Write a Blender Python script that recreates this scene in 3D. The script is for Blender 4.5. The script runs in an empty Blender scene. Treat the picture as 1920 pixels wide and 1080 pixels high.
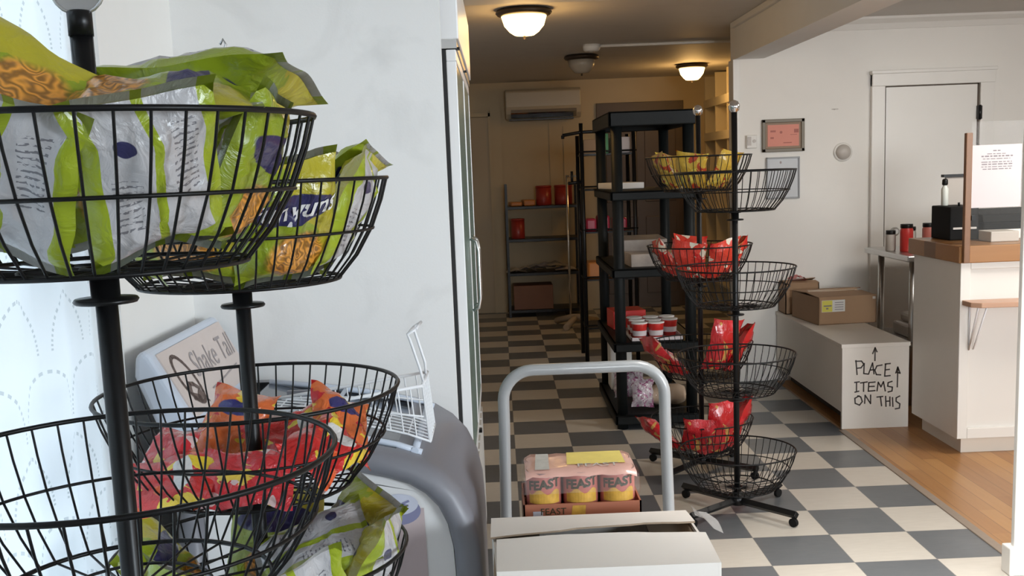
import bpy, bmesh, math, random
from mathutils import Vector, Matrix, noise
PI = math.pi
C = bpy.context.scene.collection
SC = bpy.context.scene

# ------------------------------------------------------------------ camera, exposure, light
def make_camera():
    f, pitch, roll, yaw, cy = 2012.36, 0.146736, 0.038825, -0.0087, 616.06
    cp, sp, cr, sr = math.cos(pitch), math.sin(pitch), math.cos(roll), math.sin(roll)
    Rz = Matrix.Rotation(yaw, 3, 'Z')
    r, fw, d = Rz @ Vector((1, 0, 0)), Rz @ Vector((0, cp, -sp)), Rz @ Vector((0, -sp, -cp))
    r2, d2 = cr * r + sr * d, -sr * r + cr * d
    m = Matrix((r2, -d2, -fw)).transposed().to_4x4()
    m.translation = Vector((0, 0, 1.478))
    cam = bpy.data.cameras.new('camera'); o = bpy.data.objects.new('camera', cam); C.objects.link(o)
    cam.sensor_fit = 'HORIZONTAL'; cam.sensor_width = 36; cam.lens = 36 * f / 1920
    cam.shift_y = (cy - 540) / 1920; cam.clip_start = 0.05
    o.matrix_world = m; SC.camera = o
make_camera()
vs = SC.view_settings
vs.view_transform = 'Standard'; vs.look = 'None'; vs.gamma = 1; vs.use_curve_mapping = False
vs.exposure = 0.0
w = bpy.data.worlds.new('world'); SC.world = w; w.use_nodes = True
w.node_tree.nodes['Background'].inputs[0].default_value = (0.75, 0.87, 1.0, 1)
w.node_tree.nodes['Background'].inputs[1].default_value = 1.0

def area(name, loc, target, sx, sy, power, col, spread=180):
    L = bpy.data.lights.new(name, 'AREA'); L.shape = 'RECTANGLE'; L.size = sx; L.size_y = sy
    L.energy = power; L.color = col; L.spread = math.radians(spread)
    o = bpy.data.objects.new(name, L); C.objects.link(o); o.location = loc
    o.rotation_euler = (Vector(target) - Vector(loc)).to_track_quat('-Z', 'Y').to_euler()
    return o
# daylight entering by the shop windows: left side window, shop front; then added unseen fills
area('daylight_side_window', (-1.18, 1.2, 1.3), (0, 1.2, 1.3), 1.7, 2.0, 34, (0.78, 0.90, 1.0), 180)
area('daylight_shop_front', (1.3, -4.15, 1.7), (2.6, 6.0, 0.5), 1.7, 1.0, 15, (0.95, 0.98, 1.0), 40)
area('daylight_right_window', (5.0, 0.6, 1.6), (2.2, 5.4, 0.7), 2.0, 1.4, 40, (1.0, 0.965, 0.92), 150)  # unseen source, added to light the counter side and spare the corridor
area('daylight_right_front_window', (5.0, -1.9, 1.6), (-0.2, 2.6, 1.1), 1.8, 1.4, 42, (0.82, 0.92, 1.0), 70)  # unseen bluish source, added to brighten the partition wall
area('ceiling_panel_light', (1.4, 2.8, 2.33), (1.55, 2.85, 0), 0.6, 1.2, 34, (1.0, 0.97, 0.93), 80)  # unseen fill with no fixture, added to brighten floor and box tops
area('ceiling_counter_light', (2.9, 4.6, 2.33), (2.6, 5.4, 0), 0.6, 1.2, 46, (1.0, 0.95, 0.88), 160)  # unseen fill with no fixture, added to lift bench and counter wall

# ------------------------------------------------------------------ materials
def mat(name, col, rough=0.5, metal=0.0, var=0.0, scale=8.0, bump=0.0, bscale=60.0, coat=0.0, emit=None, estr=0, alpha=1, trans=0, spec=None):
    m = bpy.data.materials.new(name); m.use_nodes = True
    nt = m.node_tree; b = nt.nodes['Principled BSDF']
    b.inputs['Base Color'].default_value = (*col, 1); b.inputs['Roughness'].default_value = rough
    b.inputs['Metallic'].default_value = metal; b.inputs['Coat Weight'].default_value = coat
    if spec is not None: b.inputs['Specular IOR Level'].default_value = spec
    if trans: b.inputs['Transmission Weight'].default_value = trans
    if alpha < 1: b.inputs['Alpha'].default_value = alpha
    if emit: b.inputs['Emission Color'].default_value = (*emit, 1); b.inputs['Emission Strength'].default_value = estr
    tc = nt.nodes.new('ShaderNodeTexCoord')
    if var > 0:
        n = nt.nodes.new('ShaderNodeTexNoise'); n.inputs['Scale'].default_value = scale; n.inputs['Detail'].default_value = 5
        mx = nt.nodes.new('ShaderNodeMix'); mx.data_type = 'RGBA'
        mx.inputs[6].default_value = (*[c * (1 - var) for c in col], 1); mx.inputs[7].default_value = (*[min(1, c * (1 + var)) for c in col], 1)
        nt.links.new(tc.outputs['Object'], n.inputs['Vector']); nt.links.new(n.outputs['Fac'], mx.inputs[0]); nt.links.new(mx.outputs[2], b.inputs['Base Color'])
    if bump > 0:
        n2 = nt.nodes.new('ShaderNodeTexNoise'); n2.inputs['Scale'].default_value = bscale; n2.inputs['Detail'].default_value = 3
        bp = nt.nodes.new('ShaderNodeBump'); bp.inputs['Strength'].default_value = bump; bp.inputs['Distance'].default_value = 0.01
        nt.links.new(tc.outputs['Object'], n2.inputs['Vector']); nt.links.new(n2.outputs['Fac'], bp.inputs['Height']); nt.links.new(bp.outputs[0], b.inputs['Normal'])
    return m

class NG:
    """small node helper"""
    def __init__(s, name, rough=0.4, coat=0.0, metal=0.0):
        s.m = bpy.data.materials.new(name); s.m.use_nodes = True; s.nt = s.m.node_tree; s.b = s.nt.nodes['Principled BSDF']
        s.b.inputs['Roughness'].default_value = rough; s.b.inputs['Coat Weight'].default_value = coat; s.b.inputs['Metallic'].default_value = metal
        s.tc = s.nt.nodes.new('ShaderNodeTexCoord')
    def link(s, a, b):
        if hasattr(a, 'is_output'): s.nt.links.new(a, b)
        elif isinstance(a, (tuple, list)): b.default_value = (*a, 1) if len(a) == 3 else a
        else: b.default_value = a
    def math(s, op, a, b=0.0, c=None):
        n = s.nt.nodes.new('ShaderNodeMath'); n.operation = op; s.link(a, n.inputs[0]); s.link(b, n.inputs[1])
        if c is not None: s.link(c, n.inputs[2])
        return n.outputs[0]
    def noise(s, vec, scale, detail=3, dist=0.0):
        n = s.nt.nodes.new('ShaderNodeTexNoise'); n.inputs['Scale'].default_value = scale; n.inputs['Detail'].default_value = detail; n.inputs['Distortion'].default_value = dist
        s.link(vec, n.inputs['Vector']); return n.outputs['Fac']
    def mix(s, f, a, b):
        n = s.nt.nodes.new('ShaderNodeMix'); n.data_type = 'RGBA'; s.link(f, n.inputs[0]); s.link(a, n.inputs[6]); s.link(b, n.inputs[7]); return n.outputs[2]
    def sep(s, v):
        n = s.nt.nodes.new('ShaderNodeSeparateXYZ'); s.link(v, n.inputs[0]); return n.outputs
    def map(s, v, sc=(1, 1, 1), loc=(0, 0, 0)):
        n = s.nt.nodes.new('ShaderNodeMapping'); s.link(v, n.inputs[0]); n.inputs[3].default_value = sc; n.inputs[1].default_value = loc; return n.outputs[0]
    def rand(s):
        return s.nt.nodes.new('ShaderNodeObjectInfo').outputs['Random']
    def ell(s, u, v, cu, cv, ru, rv, soft=0.08):
        a = s.math('DIVIDE', s.math('SUBTRACT', u, cu), ru); b = s.math('DIVIDE', s.math('SUBTRACT', v, cv), rv)
        d = s.math('ADD', s.math('MULTIPLY', a, a), s.math('MULTIPLY', b, b))
        n = s.nt.nodes.new('ShaderNodeMapRange'); s.link(d, n.inputs[0]); n.inputs[1].default_value = 1 + soft; n.inputs[2].default_value = 1 - soft; return n.outputs[0]
    def bump(s, h, st=0.3, dist=0.01):
        n = s.nt.nodes.new('ShaderNodeBump'); n.inputs['Strength'].default_value = st; n.inputs['Distance'].default_value = dist; s.link(h, n.inputs['Height']); s.link(n.outputs[0], s.b.inputs['Normal'])
    def out(s, col): s.link(col, s.b.inputs['Base Color']); return s.m

def tile_mat():
    g = NG('checker_vinyl_tile', 0.32); o = g.sep(g.tc.outputs['Object'])
    x = g.math('DIVIDE', g.math('SUBTRACT', o[0], 0.956), 0.3048); y = g.math('DIVIDE', g.math('SUBTRACT', o[1], 3.767), 0.3048)
    par = g.math('FLOORED_MODULO', g.math('ADD', g.math('FLOOR', x), g.math('FLOOR', y)), 2.0)
    par = g.math('GREATER_THAN', par, 0.5)
    n = g.noise(g.tc.outputs['Object'], 5, 5); n2 = g.noise(g.map(g.tc.outputs['Object'], (1, 5, 1)), 14, 4)
    dark = g.mix(n2, (0.115, 0.125, 0.135), (0.155, 0.165, 0.175)); light = g.mix(n2, (0.53, 0.49, 0.43), (0.64, 0.60, 0.53))
    c = g.mix(par, dark, light)
    fx = g.math('FRACT', x); fy = g.math('FRACT', y)
    e = g.math('MINIMUM', g.math('MINIMUM', fx, g.math('SUBTRACT', 1.0, fx)), g.math('MINIMUM', fy, g.math('SUBTRACT', 1.0, fy)))
    grout = g.math('LESS_THAN', e, 0.006)
    c = g.mix(g.math('MULTIPLY', grout, 0.5), c, (0.2, 0.18, 0.16))
    g.link(g.math('ADD', 0.25, g.math('MULTIPLY', n, 0.22)), g.b.inputs['Roughness'])
    return g.out(c)

def wood_mat(name, a, b, plank=0.075, axis=0, rough=0.35, length=0.9):
    g = NG(name, rough); o = g.sep(g.tc.outputs['Object'])
    px = g.math('DIVIDE', o[axis], plank); pi = g.math('FLOOR', px)
    wn = g.nt.nodes.new('ShaderNodeTexWhiteNoise'); wn.noise_dimensions = '2D'
    cb = g.nt.nodes.new('ShaderNodeCombineXYZ'); g.link(pi, cb.inputs[0])
    off = g.math('MULTIPLY', g.math('FRACT', g.math('MULTIPLY', pi, 0.618)), 3.1)
    g.link(g.math('FLOOR', g.math('DIVIDE', g.math('ADD', o[1 - axis], off), length)), cb.inputs[1]); g.link(cb.outputs[0], wn.inputs[0])
    sc = (30, 2.5, 30) if axis == 0 else (2.5, 30, 30)
    gr = g.noise(g.map(g.tc.outputs['Object'], sc), 1.5, 6, 0.6)
    f = g.math('ADD', g.math('MULTIPLY', wn.outputs[0], 0.6), g.math('MULTIPLY', gr, 0.45))
    c = g.mix(f, a, b)
    fx = g.math('FRACT', px); gap = g.math('LESS_THAN', g.math('MINIMUM', fx, g.math('SUBTRACT', 1.0, fx)), 0.018)
    c = g.mix(g.math('MULTIPLY', gap, 0.6), c, (0.08, 0.04, 0.02))
    return g.out(c)

def wall_mat(name, col, smudge=0.05):
    g = NG(name, 0.62); n = g.noise(g.tc.outputs['Object'], 2.2, 4); n2 = g.noise(g.tc.outputs['Object'], 3.4, 8, 1.2)
    c = g.mix(n, [k * 0.97 for k in col], [min(1, k * 1.03) for k in col])
    mr = g.nt.nodes.new('ShaderNodeMapRange'); g.link(n2, mr.inputs[0]); mr.inputs[1].default_value = 0.54; mr.inputs[2].default_value = 0.78
    c = g.mix(g.math('MULTIPLY', mr.outputs[0], smudge * 9), c, [k * 0.7 for k in col])
    g.bump(g.noise(g.tc.outputs['Object'], 180, 2), 0.06, 0.003)
    return g.out(c)

def snack_front(name, base, second, blob, patch, txtpatch=True):
    g = NG(name, 0.3, 0.5); uv = g.tc.outputs['UV']; o = g.sep(uv); u, v = o[0], o[1]
    n = g.noise(uv, 4, 4, 0.5); n2 = g.noise(uv, 16, 4, 1.0)
    diag = g.math('ADD', g.math('MULTIPLY', u, 0.8), g.math('MULTIPLY', v, 0.5))
    c = g.mix(g.math('GREATER_THAN', g.math('ADD', diag, g.math('MULTIPLY', n, 0.3)), 0.95), base, second)
    r = g.math('SINE', g.math('MULTIPLY', g.math('ADD', g.math('MULTIPLY', g.noise(uv, 5, 2), 1.0), g.math('MULTIPLY', u, 0.3)), 70.0))
    ring = g.mix(g.math('MULTIPLY_ADD', r, 0.5, 0.5), [k * 0.35 for k in blob], blob)
    c = g.mix(g.ell(u, v, 0.55, 0.27, 0.30, 0.19, 0.2), c, ring)
    if patch: c = g.mix(g.ell(u, v, 0.5, 0.66, 0.40, 0.115, 0.05), c, patch)
    crimp = g.math('GREATER_THAN', g.math('ABSOLUTE', g.math('SUBTRACT', v, 0.5)), 0.455)
    c = g.mix(g.math('MULTIPLY', crimp, 0.6), c, (0.75, 0.75, 0.70))
    g.bump(g.noise(uv, 7, 4, 0.8), 0.5, 0.012)
    return g.out(c)

def snack_back(name, base, panel):
    g = NG(name, 0.32, 0.4); uv = g.tc.outputs['UV']; o = g.sep(uv); u, v = o[0], o[1]
    bord = g.math('GREATER_THAN', g.math('ABSOLUTE', g.math('SUBTRACT', u, 0.5)), 0.385)
    mid = g.math('LESS_THAN', g.math('ABSOLUTE', g.math('SUBTRACT', u, 0.5)), 0.035)
    c = g.mix(g.math('MAXIMUM', bord, mid), panel, base)
    lines = g.math('GREATER_THAN', g.math('SINE', g.math('MULTIPLY', v, 170.0)), 0.35)
    wd = g.math('GREATER_THAN', g.noise(g.map(uv, (26, 60, 1)), 1.0, 1), 0.47)
    area_ = g.math('MULTIPLY', g.math('LESS_THAN', g.math('ABSOLUTE', g.math('SUBTRACT', v, 0.62)), 0.22), g.math('LESS_THAN', g.math('ABSOLUTE', g.math('SUBTRACT', u, 0.27)), 0.10))
    area2 = g.math('MULTIPLY', g.math('LESS_THAN', g.math('ABSOLUTE', g.math('SUBTRACT', v, 0.40)), 0.16), g.math('LESS_THAN', g.math('ABSOLUTE', g.math('SUBTRACT', u, 0.73)), 0.10))
    t = g.math('MULTIPLY', g.math('MULTIPLY', lines, wd), g.math('MAXIMUM', area_, area2))
    c = g.mix(g.math('MULTIPLY', t, 0.75), c, (0.07, 0.07, 0.09))
    c = g.mix(g.ell(u, v, 0.72, 0.74, 0.07, 0.05), c, (0.03, 0.03, 0.10))
    g.bump(g.noise(uv, 7, 4, 0.8), 0.55, 0.012)
    return g.out(c)

def patch_bag(name, cols, scale=4.0, rough=0.22):
    """foil bag printed with big irregular colour patches"""
    g = NG(name, rough, 0.6); uv = g.tc.outputs['UV']
    o = g.sep(uv); u, v = o[0], o[1]
    n = g.noise(uv, scale, 3, 0.8); n2 = g.noise(g.map(uv, (1, 1, 1), (3.3, 1.7, 0)), scale * 1.3, 3, 0.8)
    c = g.mix(g.math('GREATER_THAN', n, 0.55), cols[0], cols[1])
    c = g.mix(g.math('GREATER_THAN', n2, 0.60), c, cols[2])
    if len(cols) > 3: c = g.mix(g.ell(u, v, 0.5, 0.68, 0.30, 0.10, 0.06), c, cols[3])
    g.bump(g.noise(uv, 7, 4, 0.8), 0.6, 0.012)
    return g.out(c)

LIME, YEL = (0.27, 0.345, 0.016), (0.45, 0.39, 0.022)
M = dict(
    tile=tile_mat(), oakfloor=wood_mat('oak_floor_planks', (0.30, 0.13, 0.042), (0.52, 0.28, 0.105)),
    oak=wood_mat('oak_counter_edge', (0.27, 0.115, 0.032), (0.38, 0.185, 0.06), 4.0, 1),
    post=wood_mat('stained_wood_post', (0.17, 0.075, 0.03), (0.25, 0.12, 0.05), 3.0, 0),
    wall=wall_mat('white_wall_paint', (0.80, 0.795, 0.78)), wallgrey=wall_mat('off_white_wall_paint', (0.80, 0.79, 0.76), 0.015),
    wallr=wall_mat('cream_white_wall_paint', (0.83, 0.805, 0.76), 0.008), wallb=wall_mat('tan_wall_paint', (0.52, 0.42, 0.27), 0.02),
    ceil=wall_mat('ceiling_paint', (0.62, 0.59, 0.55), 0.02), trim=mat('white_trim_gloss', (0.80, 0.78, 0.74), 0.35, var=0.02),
    black=mat('black_powder_coat', (0.006, 0.006, 0.0065), 0.34, var=0.2, spec=0.3), wire=mat('black_wire_coating', (0.007, 0.007, 0.0075), 0.4, var=0.2, spec=0.25),
    rubber=mat('black_rubber', (0.008, 0.008, 0.008), 0.7, var=0.1, spec=0.15), chrome=mat('chrome_metal', (0.75, 0.75, 0.76), 0.12, 1, var=0.02),
    steel=mat('brushed_steel', (0.55, 0.55, 0.54), 0.32, 1, var=0.06, scale=20), tube=mat('grey_painted_tube', (0.34, 0.35, 0.355), 0.3, 0.0, coat=0.3, var=0.03),
    frz=mat('grey_freezer_plastic', (0.21, 0.21, 0.235), 0.42, var=0.03), frzlight=mat('pale_blue_grey_plastic', (0.58, 0.64, 0.74), 0.35, var=0.02),
    frzwhite=mat('white_freezer_panel', (0.76, 0.74, 0.73), 0.4, var=0.03), frzglass=mat('dark_lid_glass', (0.10, 0.12, 0.15), 0.08, var=0.1, coat=0.3),
    signface=mat('beige_sign_face', (0.62, 0.53, 0.49), 0.4, var=0.05), ink=mat('dark_brown_print', (0.12, 0.075, 0.06), 0.5, var=0.1), inkgrey=mat('grey_print', (0.32, 0.28, 0.28), 0.5, var=0.1),
    lav=mat('lavender_print', (0.22, 0.22, 0.35), 0.4, var=0.1), lavl=mat('pale_lavender_print', (0.55, 0.56, 0.65), 0.4, var=0.15), pinkp=mat('dusty_pink_print', (0.52, 0.42, 0.42), 0.45, var=0.05),
    whitewire=mat('white_wire_coating', (0.80, 0.81, 0.83), 0.35, var=0.02), frwhite=mat('white_fridge_enamel', (0.80, 0.80, 0.80), 0.3, var=0.02),
    gasket=mat('black_gasket', (0.015, 0.015, 0.015), 0.6, var=0.1), fglass=mat('green_tint_door_glass', (0.16, 0.23, 0.20), 0.25, var=0.35, scale=5, spec=0.15),
    grille=mat('grey_vent_grille', (0.55, 0.53, 0.50), 0.5, var=0.05),
    wbox=mat('white_cardboard', (0.88, 0.83, 0.77), 0.75, var=0.025, scale=6, bump=0.08, bscale=30), wboxin=mat('brown_cardboard_inner', (0.35, 0.26, 0.18), 0.8, var=0.06),
    carton=mat('brown_cardboard', (0.34, 0.21, 0.12), 0.75, var=0.06, bump=0.08), tape=mat('clear_parcel_tape', (0.55, 0.42, 0.30), 0.25, var=0.05),
    shrink=mat('pink_printed_film', (0.72, 0.42, 0.35), 0.28, var=0.08, scale=14, coat=0.3, bump=0.2, bscale=25), shrinkclear=mat('clear_shrink_film', (0.9, 0.75, 0.72), 0.12, alpha=0.10, coat=0.5),
    yelp=mat('yellow_print', (0.80, 0.66, 0.18), 0.4, var=0.15, scale=30), greyp=mat('grey_green_print', (0.55, 0.55, 0.52), 0.5, var=0.2, scale=60),
    cansalmon=mat('salmon_can_label', (0.50, 0.15, 0.12), 0.35, var=0.08, coat=0.3), cangold=mat('gold_food_print', (0.62, 0.36, 0.06), 0.35, var=0.4, scale=60), canlid=mat('pink_can_lid', (0.62, 0.42, 0.40), 0.3, 0.7, var=0.05),
    canink=mat('black_green_print', (0.03, 0.035, 0.015), 0.5, var=0.1), cantray=mat('red_brown_tray_board', (0.40, 0.14, 0.08), 0.5, var=0.08),
    resin=mat('black_resin', (0.007, 0.009, 0.0095), 0.5, var=0.2, bump=0.05, spec=0.2), paper=mat('white_paper', (0.78, 0.76, 0.74), 0.7, var=0.03), paperp=mat('pinkish_white_paper', (0.62, 0.57, 0.585), 0.6, var=0.02),
    text=mat('black_marker_ink', (0.07, 0.06, 0.055), 0.6, var=0.1), textgrey=mat('grey_toner_print', (0.22, 0.20, 0.22), 0.6, var=0.1),
    red=mat('red_plastic', (0.55, 0.025, 0.02), 0.35, var=0.1, coat=0.3), redtin=mat('red_tin', (0.34, 0.03, 0.02), 0.35, var=0.1), orange=mat('orange_wrap', (0.55, 0.20, 0.04), 0.4, var=0.15),
    brownbox=mat('dark_brown_crate', (0.20, 0.09, 0.05), 0.6, var=0.1), bench=mat('white_painted_board', (0.74, 0.69, 0.62), 0.5, var=0.03), toe=mat('dark_toe_kick', (0.05, 0.035, 0.025), 0.7, var=0.1),
    counter=mat('white_counter_paint', (0.72, 0.695, 0.655), 0.38, var=0.02), plinth=mat('white_plinth_paint', (0.68, 0.62, 0.54), 0.5, var=0.04), shelfwood=mat('pinkish_shelf_wood', (0.50, 0.30, 0.20), 0.4, var=0.08),
    acrylic=mat('clear_acrylic', (0.55, 0.57, 0.57), 0.05, alpha=0.035), frame=mat('olive_grey_frame', (0.16, 0.13, 0.085), 0.4, var=0.1), matboard=mat('brown_mat_board', (0.30, 0.21, 0.14), 0.6, var=0.05), salmon=mat('salmon_certificate_paper', (0.66, 0.23, 0.16), 0.5, var=0.05), salmonink=mat('dark_red_print', (0.36, 0.09, 0.06), 0.5, var=0.1),
    greyframe=mat('silver_grey_frame', (0.34, 0.35, 0.36), 0.35, var=0.05), greypaper=mat('pale_blue_grey_paper', (0.55, 0.57, 0.59), 0.4, var=0.03),
    plasticw=mat('white_plastic', (0.76, 0.74, 0.70), 0.4, var=0.02), plasticg=mat('beige_grey_plastic', (0.50, 0.46, 0.42), 0.4, var=0.04),
    doord=mat('dark_brown_door', (0.085, 0.055, 0.035), 0.5, var=0.15), doorb=mat('tan_painted_door', (0.42, 0.33, 0.21), 0.5, var=0.03), bronze=mat('dark_bronze', (0.05, 0.035, 0.025), 0.4, 0.5, var=0.1),
    lamp=mat('lit_alabaster_glass', (0.9, 0.8, 0.6), 0.4, emit=(1.0, 0.66, 0.24), estr=9.0), lampoff=mat('unlit_alabaster_glass', (0.42, 0.36, 0.28), 0.3, var=0.15),
    cubby=mat('cream_cubby_board', (0.72, 0.64, 0.48), 0.5, var=0.03), bread=mat('bread_crust', (0.50, 0.29, 0.11), 0.7, var=0.25, scale=20), breadbag=mat('clear_bread_bag', (0.8, 0.78, 0.76), 0.15, alpha=0.3, coat=0.6),
    yellowlabel=mat('yellow_label', (0.66, 0.60, 0.10), 0.5, var=0.1), label=mat('white_label', (0.68, 0.66, 0.62), 0.5, var=0.05), bottle=mat('white_bottle', (0.74, 0.78, 0.74), 0.3, var=0.02),
    greybox=mat('grey_box_board', (0.52, 0.48, 0.43), 0.6, var=0.05), window=mat('window_pane_glass', (0.9, 0.95, 1.0), 0.02, trans=1.0),
    silver=mat('silver_sign_clip', (0.62, 0.62, 0.62), 0.25, 0.8, var=0.05), green=mat('green_carton', (0.05, 0.22, 0.08), 0.5, var=0.2), beige=mat('beige_plastic', (0.52, 0.42, 0.32), 0.5, var=0.05),
    pink=mat('magenta_wrap', (0.36, 0.02, 0.05), 0.3, var=0.2), grit=mat('transition_strip', (0.30, 0.24, 0.19), 0.5, var=0.1, scale=40),
    onion_f=snack_front('lime_snack_bag_front', LIME, YEL, (0.80, 0.34, 0.05), (0.02, 0.02, 0.09)), onion_b=snack_back('lime_snack_bag_back', (0.33, 0.41, 0.02), (0.52, 0.51, 0.52)),
    candy_a=patch_bag('red_yellow_candy_print', [(0.62, 0.02, 0.02), (0.75, 0.10, 0.02), (0.85, 0.60, 0.04), (0.75, 0.72, 0.70)], 1.7), candy_b=patch_bag('white_red_candy_print', [(0.60, 0.03, 0.04), (0.74, 0.52, 0.50), (0.75, 0.52, 0.08)], 1.9),
    candy_c=patch_bag('orange_navy_candy_print', [(0.75, 0.16, 0.04), (0.60, 0.02, 0.03), (0.80, 0.55, 0.05), (0.03, 0.03, 0.16)], 1.6),
    chip_r=patch_bag('red_glossy_snack_print', [(0.50, 0.012, 0.018), (0.62, 0.02, 0.03), (0.55, 0.30, 0.08)], 2.4, 0.18), chip_w=patch_bag('red_white_snack_print', [(0.70, 0.05, 0.03), (0.78, 0.68, 0.55), (0.60, 0.02, 0.02)], 2.2),
    chip_y=patch_bag('yellow_red_snack_print', [(0.62, 0.40, 0.05), (0.50, 0.06, 0.02), (0.75, 0.62, 0.10)], 2.6), acbeige=mat('beige_air_conditioner_plastic', (0.46, 0.40, 0.30), 0.2, var=0.02, coat=0.3), purple=patch_bag('purple_white_sweets_bag', [(0.45, 0.38, 0.42), (0.30, 0.10, 0.20), (0.62, 0.58, 0.60)], 6, 0.12),
)
def curtain_mat():
    m = bpy.data.materials.new('white_lace_fabric'); m.use_nodes = True; nt = m.node_tree
    for n in list(nt.nodes): nt.nodes.remove(n)
    out = nt.nodes.new('ShaderNodeOutputMaterial'); d = nt.nodes.new('ShaderNodeBsdfDiffuse'); t = nt.nodes.new('ShaderNodeBsdfTranslucent'); mx = nt.nodes.new('ShaderNodeMixShader'); mx.inputs[0].default_value = 0.6
    tc = nt.nodes.new('ShaderNodeTexCoord'); sp = nt.nodes.new('ShaderNodeSeparateXYZ'); nt.links.new(tc.outputs['UV'], sp.inputs[0])
    def mt(op, a, b=0.0):
        n = nt.nodes.new('ShaderNodeMath'); n.operation = op
        for i, k in enumerate((a, b)):
            if hasattr(k, 'is_output'): nt.links.new(k, n.inputs[i])
            else: n.inputs[i].default_value = k
        return n.outputs[0]
    # scallop arcs of little dots: rings centred on a staggered lattice
    u, v = mt('MULTIPLY', sp.outputs[0], 11.0), mt('MULTIPLY', sp.outputs[1], 16.0)
    row = mt('FLOOR', v); uu = mt('ADD', u, mt('MULTIPLY', mt('FLOORED_MODULO', row, 2.0), 0.5))
    a = mt('SUBTRACT', mt('FRACT', uu), 0.5); b = mt('FRACT', v)
    rr = mt('SQRT', mt('ADD', mt('MULTIPLY', a, a), mt('MULTIPLY', mt('MULTIPLY', b, b), 0.3)))
    ring = mt('LESS_THAN', mt('ABSOLUTE', mt('SUBTRACT', rr, 0.42)), 0.013)
    ang = mt('ARCTAN2', b, a); dots = mt('GREATER_THAN', mt('SINE', mt('MULTIPLY', ang, 46.0)), 0.0)
    msk = mt('MULTIPLY', ring, dots)
    mix = nt.nodes.new('ShaderNodeMix'); mix.data_type = 'RGBA'; nt.links.new(msk, mix.inputs[0]); mix.inputs[6].default_value = (0.86, 0.88, 0.88, 1); mix.inputs[7].default_value = (0.60, 0.63, 0.63, 1)
    nt.links.new(mix.outputs[2], d.inputs[0]); nt.links.new(mix.outputs[2], t.inputs[0]); nt.links.new(d.outputs[0], mx.inputs[1]); nt.links.new(t.outputs[0], mx.inputs[2]); nt.links.new(mx.outputs[0], out.inputs[0])
    return m
M['lace'] = curtain_mat()

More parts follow.
